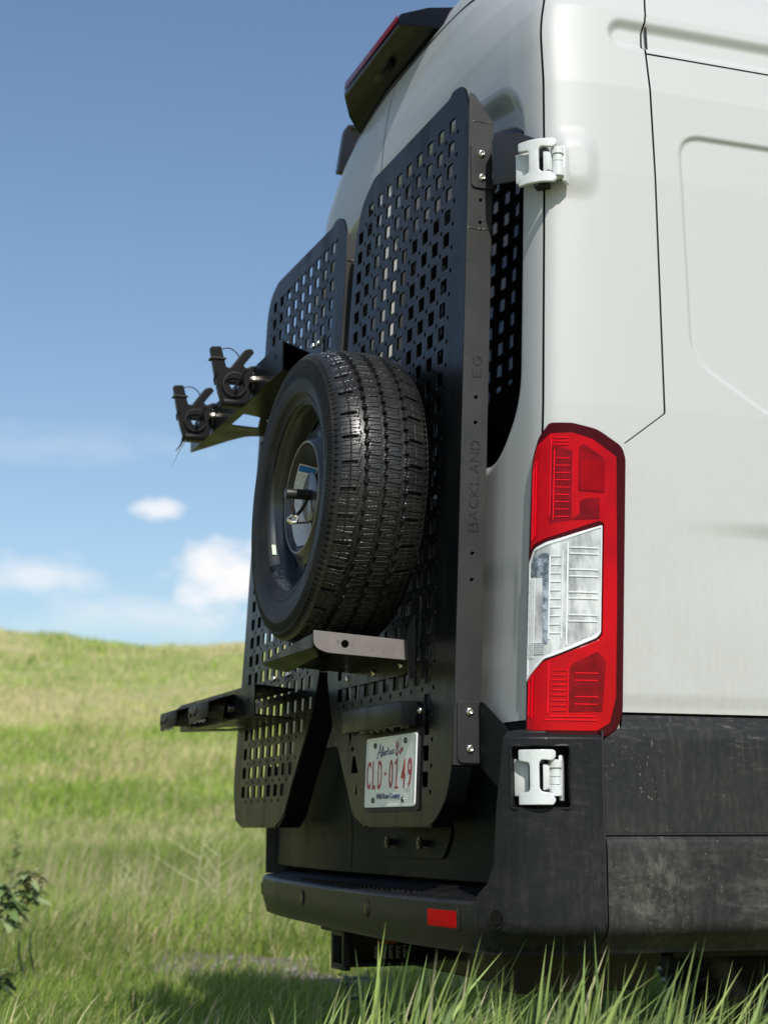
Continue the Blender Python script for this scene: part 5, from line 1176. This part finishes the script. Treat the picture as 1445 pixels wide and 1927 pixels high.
# label on the cup floor
CW = lambda t_: (np.interp(t_, [0, .4, 1], [.1188, .1130, .1002]), .013 + np.interp(t_, [0, .4, 1], [-.0828, -.060, -.0225]))
def lab(t0_, t1_, a0, a1, lift, name, mt, par, n=30):
    an = np.radians(np.linspace(a0, a1, n)); t_ = np.linspace(t0_, t1_, 5); r_, y_ = CW(t_); P = wf(np.broadcast_to(r_ - lift, (n, 5)), an[:, None], np.broadcast_to(y_ - lift * .4, (n, 5))); return link(name, gridmesh(P, flip=True), mt, par, False)
lb = lab(.12, .80, 128, 240, .0006, 'rim_label', m_label, spare)
lab(.15, .77, 129.5, 138, .0010, 'label_header', m_lblue, lb)
V = []; F = []
for q in range(9):
    t_ = .17 + q * .068; a = 141
    while a < 238:
        st = rng.uniform(3, 9)
        if 181 < a < 187: a += 5; continue
        a1 = min(a + st, 238); b = len(V)
        for tt in (t_, t_ + .022):
            r_, y_ = CW(tt)
            for an in (a, a1): V.append(tuple(wf(r_ - .0010, math.radians(an), y_ - .0004)))
        F.append((b, b + 1, b + 3, b + 2)); a = a1 + rng.uniform(.8, 1.6)
link('label_print', from_data(V, F), m_lgrey, lb, False, kind='stuff')
# clamp plate, T handle, lock and cable
def cylY(name, r, y0, y1, mt, par, cx=WC[0], cz=WC[2], n=40, bev=.001):
    k0 = .042 * (cz - WC[2]); return MB().cyl((cx, y0 + k0, cz), (cx, y1 + k0, cz), r, n).build(name, mt, par, bevel=bev, ang=30)
lock = cylY('clamp_plate', .056, -.166, -.161, m_rim, spare, cx=.424, cz=1.398)
cylY('clamp_spindle', .012, -.163, -.10, m_bolt, lock, cx=.424, cz=1.398)
cylY('clamp_nut', .014, -.176, -.168, m_bolt, lock, cx=.424, cz=1.403, n=6)
cylY('clamp_knob', .0115, -.222, -.172, m_rail, lock, cx=.424, cz=1.403, n=20, bev=.002)
mb = MB(); mb.tube([(.424, -.205, 1.395), (.423, -.205, 1.375), (.421, -.200, 1.356)], .0045, 8); mb.tube([(.425, -.172, 1.39), (.415, -.18, 1.372), (.418, -.192, 1.358)], .004, 8); mb.build('lock_shackle', m_bolt, lock)
mb = MB(); mb.tube([(.416, -.214, 1.346), (.420, -.205, 1.338), (.424, -.196, 1.340), (.423, -.192, 1.350), (.418, -.203, 1.356), (.416, -.214, 1.346)], .004, 8); mb.build('lock_clip', m_steel, lock)
mb = MB(); mb.tube([(.420, -.198, 1.338), (.45, -.178, 1.336), (.52, -.165, 1.338)], .0022, 6); mb.build('steel_cable', m_bolt, lock)
mb = MB(); a0 = math.radians(207); P = wf(np.full((6, 2), .2005), np.radians(np.linspace(203, 211, 6))[:, None], np.broadcast_to(np.array([-.087, -.078]), (6, 2))); link('rim_sticker', gridmesh(P), m_sticker, rim, False)
# water beads on the tread and rim
sp = []
for k in range(520):
    a = rng.uniform(-1.9, 1.5); w_ = rng.uniform(-.95, .95); i = int((a % (2 * PI)) / (2 * PI) * NT) % NT; j = int((w_ + 1) / 2 * (NW - 1)); r = Rt[i, j]; p_ = wf(np.array(r), np.array(th[i]), np.array(yy[j])); sp.append((tuple(p_), (math.cos(a), 0, math.sin(a)), rng.choice([.0008, .0012, .0018], p=[.5, .35, .15])))
drops(tyre, sp)

# ------------------------------------------------------------------ weeds and dry stalks
def leaf_mesh(L_, W__, lobes, curl, tintc, seed):
    r = np.random.default_rng(seed); n = 9; V = []; F = []
    for i in range(n + 1):
        t_ = i / n; w_ = W__ * (math.sin(PI * min(t_ * .92 + .05, 1)) ** .8) * (1 + lobes * (.45 if i % 2 else -.35)); z = curl * t_ ** 2 * -L_ + .02 * L_ * math.sin(6 * t_)
        if i == n: w_ = .001
        V += [(t_ * L_, -w_ / 2, z + abs(w_) * .22), (t_ * L_, 0, z), (t_ * L_, w_ / 2, z + abs(w_) * .22 + r.normal(0, .002))]
    for i in range(n): a = 3 * i; F += [(a, a + 3, a + 4, a + 1), (a + 1, a + 4, a + 5, a + 2)]
    me = from_data(V, F); at = me.attributes.new('tint', 'FLOAT_COLOR', 'POINT'); at.data.foreach_set('color', np.tile([*tintc, 1], len(V)).astype(np.float32)); me.materials.append(m_leaf)
    me.polygons.foreach_set('use_smooth', np.ones(len(me.polygons), dtype=bool)); return me
m_stem = mat('stem_green', (.10, .13, .05), .6); m_dry = mat('dry_stalk', (.46, .45, .26), .8)
def weed(x, y, hgt, nleaf, LL, label, grp, cols, droop=.5, spread=1.0, seed=0, cat='weed', name='leafy_weed', cluster=None):
    z = float(terrain(np.array(x), np.array(y))); e = empty(name, (x, y, z), label, cat, grp); r = np.random.default_rng(seed)
    pts = [(x + .02 * math.sin(k), y + .02 * math.cos(k * 1.3), z - .01 + hgt * k / 6) for k in range(7)]; MB().tube(pts, [.006 * (1 - k / 9) for k in range(7)], 6).build('stem', m_stem, e)
    mm = [leaf_mesh(LL * f, LL * f * .42, .55, droop * g, c, seed + i) for i, (f, g, c) in enumerate(zip((1, .8, .65), (1, .6, .3), cols))]
    for k in range(nleaf):
        t_ = (k + .6) / nleaf if cluster is None else cluster + (1 - cluster) * r.random(); a = k * 2.4 + r.normal(0, .3); hz_ = z + hgt * t_ * .98
        o = inst('leaf', mm[k % 3], e, (x + .02 * math.sin(t_ * 6), y + .02 * math.cos(t_ * 8), hz_), (r.normal(0, .25), r.uniform(-.8, .25), a), (1.15 - .5 * t_,) * 3)
    return e
def at_px(px, d):   # ground point on the bearing of a picture column at distance d
    v = fw + rt * ((px - 722.5) / 3124) - up * ((1555 - 963.5) / 3124); h = Vector((v.x, v.y, 0)).normalized(); p_ = Vector((3.88, -1.243, 0)) + h * d; return p_.x, p_.y
gA, gB, gC = (.15, .23, .08), (.27, .34, .16), (.38, .34, .18)
x, y = at_px(52, 7.2); weed(x, y, .50, 54, .115, 'pale green jagged-leaved weed, rightmost and tallest of the clump at the left edge', 'jagged weeds at the left edge', (gB, gA, gC), seed=3, cluster=.72, droop=.6)
x, y = at_px(16, 7.0); weed(x, y, .45, 54, .120, 'pale green jagged-leaved weed cut by the left edge of the picture, beside the tallest one', 'jagged weeds at the left edge', (gA, gB, gB), seed=4, cluster=.66, droop=.6)
x, y = at_px(72, 7.5); weed(x, y, .50, 26, .075, 'small brown-tipped weed leaning out of the pale clump at the left edge', 'jagged weeds at the left edge', (gC, gC, gA), seed=6, cluster=.75, droop=.4)
x, y = at_px(8, 6.2); weed(x, y, .17, 26, .085, 'low dark weed in the bottom left corner', 'jagged weeds at the left edge', ((.06, .10, .05), gA, gB), seed=5, cluster=.4)
x, y = at_px(30, 14.0); weed(x, y, .62, 40, .10, 'taller reddish brown weed at the left edge behind the jagged one', 'jagged weeds at the left edge', (gA, gC, gA), seed=8, cluster=.35, droop=.3)
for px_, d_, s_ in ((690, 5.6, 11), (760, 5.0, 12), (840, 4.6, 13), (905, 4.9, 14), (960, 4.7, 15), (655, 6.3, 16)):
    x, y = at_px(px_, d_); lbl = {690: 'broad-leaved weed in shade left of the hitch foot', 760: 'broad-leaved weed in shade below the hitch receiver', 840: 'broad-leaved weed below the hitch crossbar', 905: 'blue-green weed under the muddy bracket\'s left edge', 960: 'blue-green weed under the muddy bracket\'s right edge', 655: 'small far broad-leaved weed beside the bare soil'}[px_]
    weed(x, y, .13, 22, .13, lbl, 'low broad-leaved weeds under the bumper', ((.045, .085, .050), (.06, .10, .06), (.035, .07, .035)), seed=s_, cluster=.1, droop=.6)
def dry_stalk(px_, d_, h_, lean, label, seed):
    x, y = at_px(px_, d_); z = float(terrain(np.array(x), np.array(y))); r = np.random.default_rng(seed); e = empty('dry_stalk', (x, y, z), label, 'dry stalk', 'dry branching stalks in the meadow')
    R2 = Vector((rt.x, rt.y, 0)); m = MB(); P0 = Vector((x, y, z - .02)); main = [P0 + Vector((0, 0, 1)) * h_ * k / 6 + R2 * lean * h_ * (k / 6) ** 1.5 for k in range(7)]; m.tube(main, [.0050 * (1 - k / 8) for k in range(7)], 5); m.build('stem', m_dry, e)
    for k in range(6):
        t_ = .35 + .1 * k; b = main[0].lerp(main[-1], t_); sgn = -1 if k % 2 else 1; a = r.uniform(.5, 1.0); L_ = h_ * (.5 - .05 * k)
        m = MB(); m.tube([b, b + (R2 * sgn * math.sin(a) + Vector((0, 0, 1)) * math.cos(a) * .8) * L_ * .5, b + (R2 * sgn * math.sin(a) * 1.1 + Vector((0, 0, 1)) * math.cos(a)) * L_], [.0032, .0026, .0015], 5); m.build('branch', m_dry, e)
dry_stalk(365, 11.5, .80, .12, 'tallest pale dry branching stalk left of the narrow rack foot', 1)
dry_stalk(412, 11.0, .62, .02, 'pale dry stalk close beside the left rack foot', 2)
dry_stalk(300, 12.5, .46, -.5, 'short pale dry stalk leaning left in the meadow', 3)
dry_stalk(210, 13.0, .36, .35, 'small pale dry stalk furthest left in the meadow', 4)
for o in list(bpy.data.objects):
    if o.type == 'MESH' and o.parent is not None and o.name.split('.')[0] in ('weld_bead',): pass
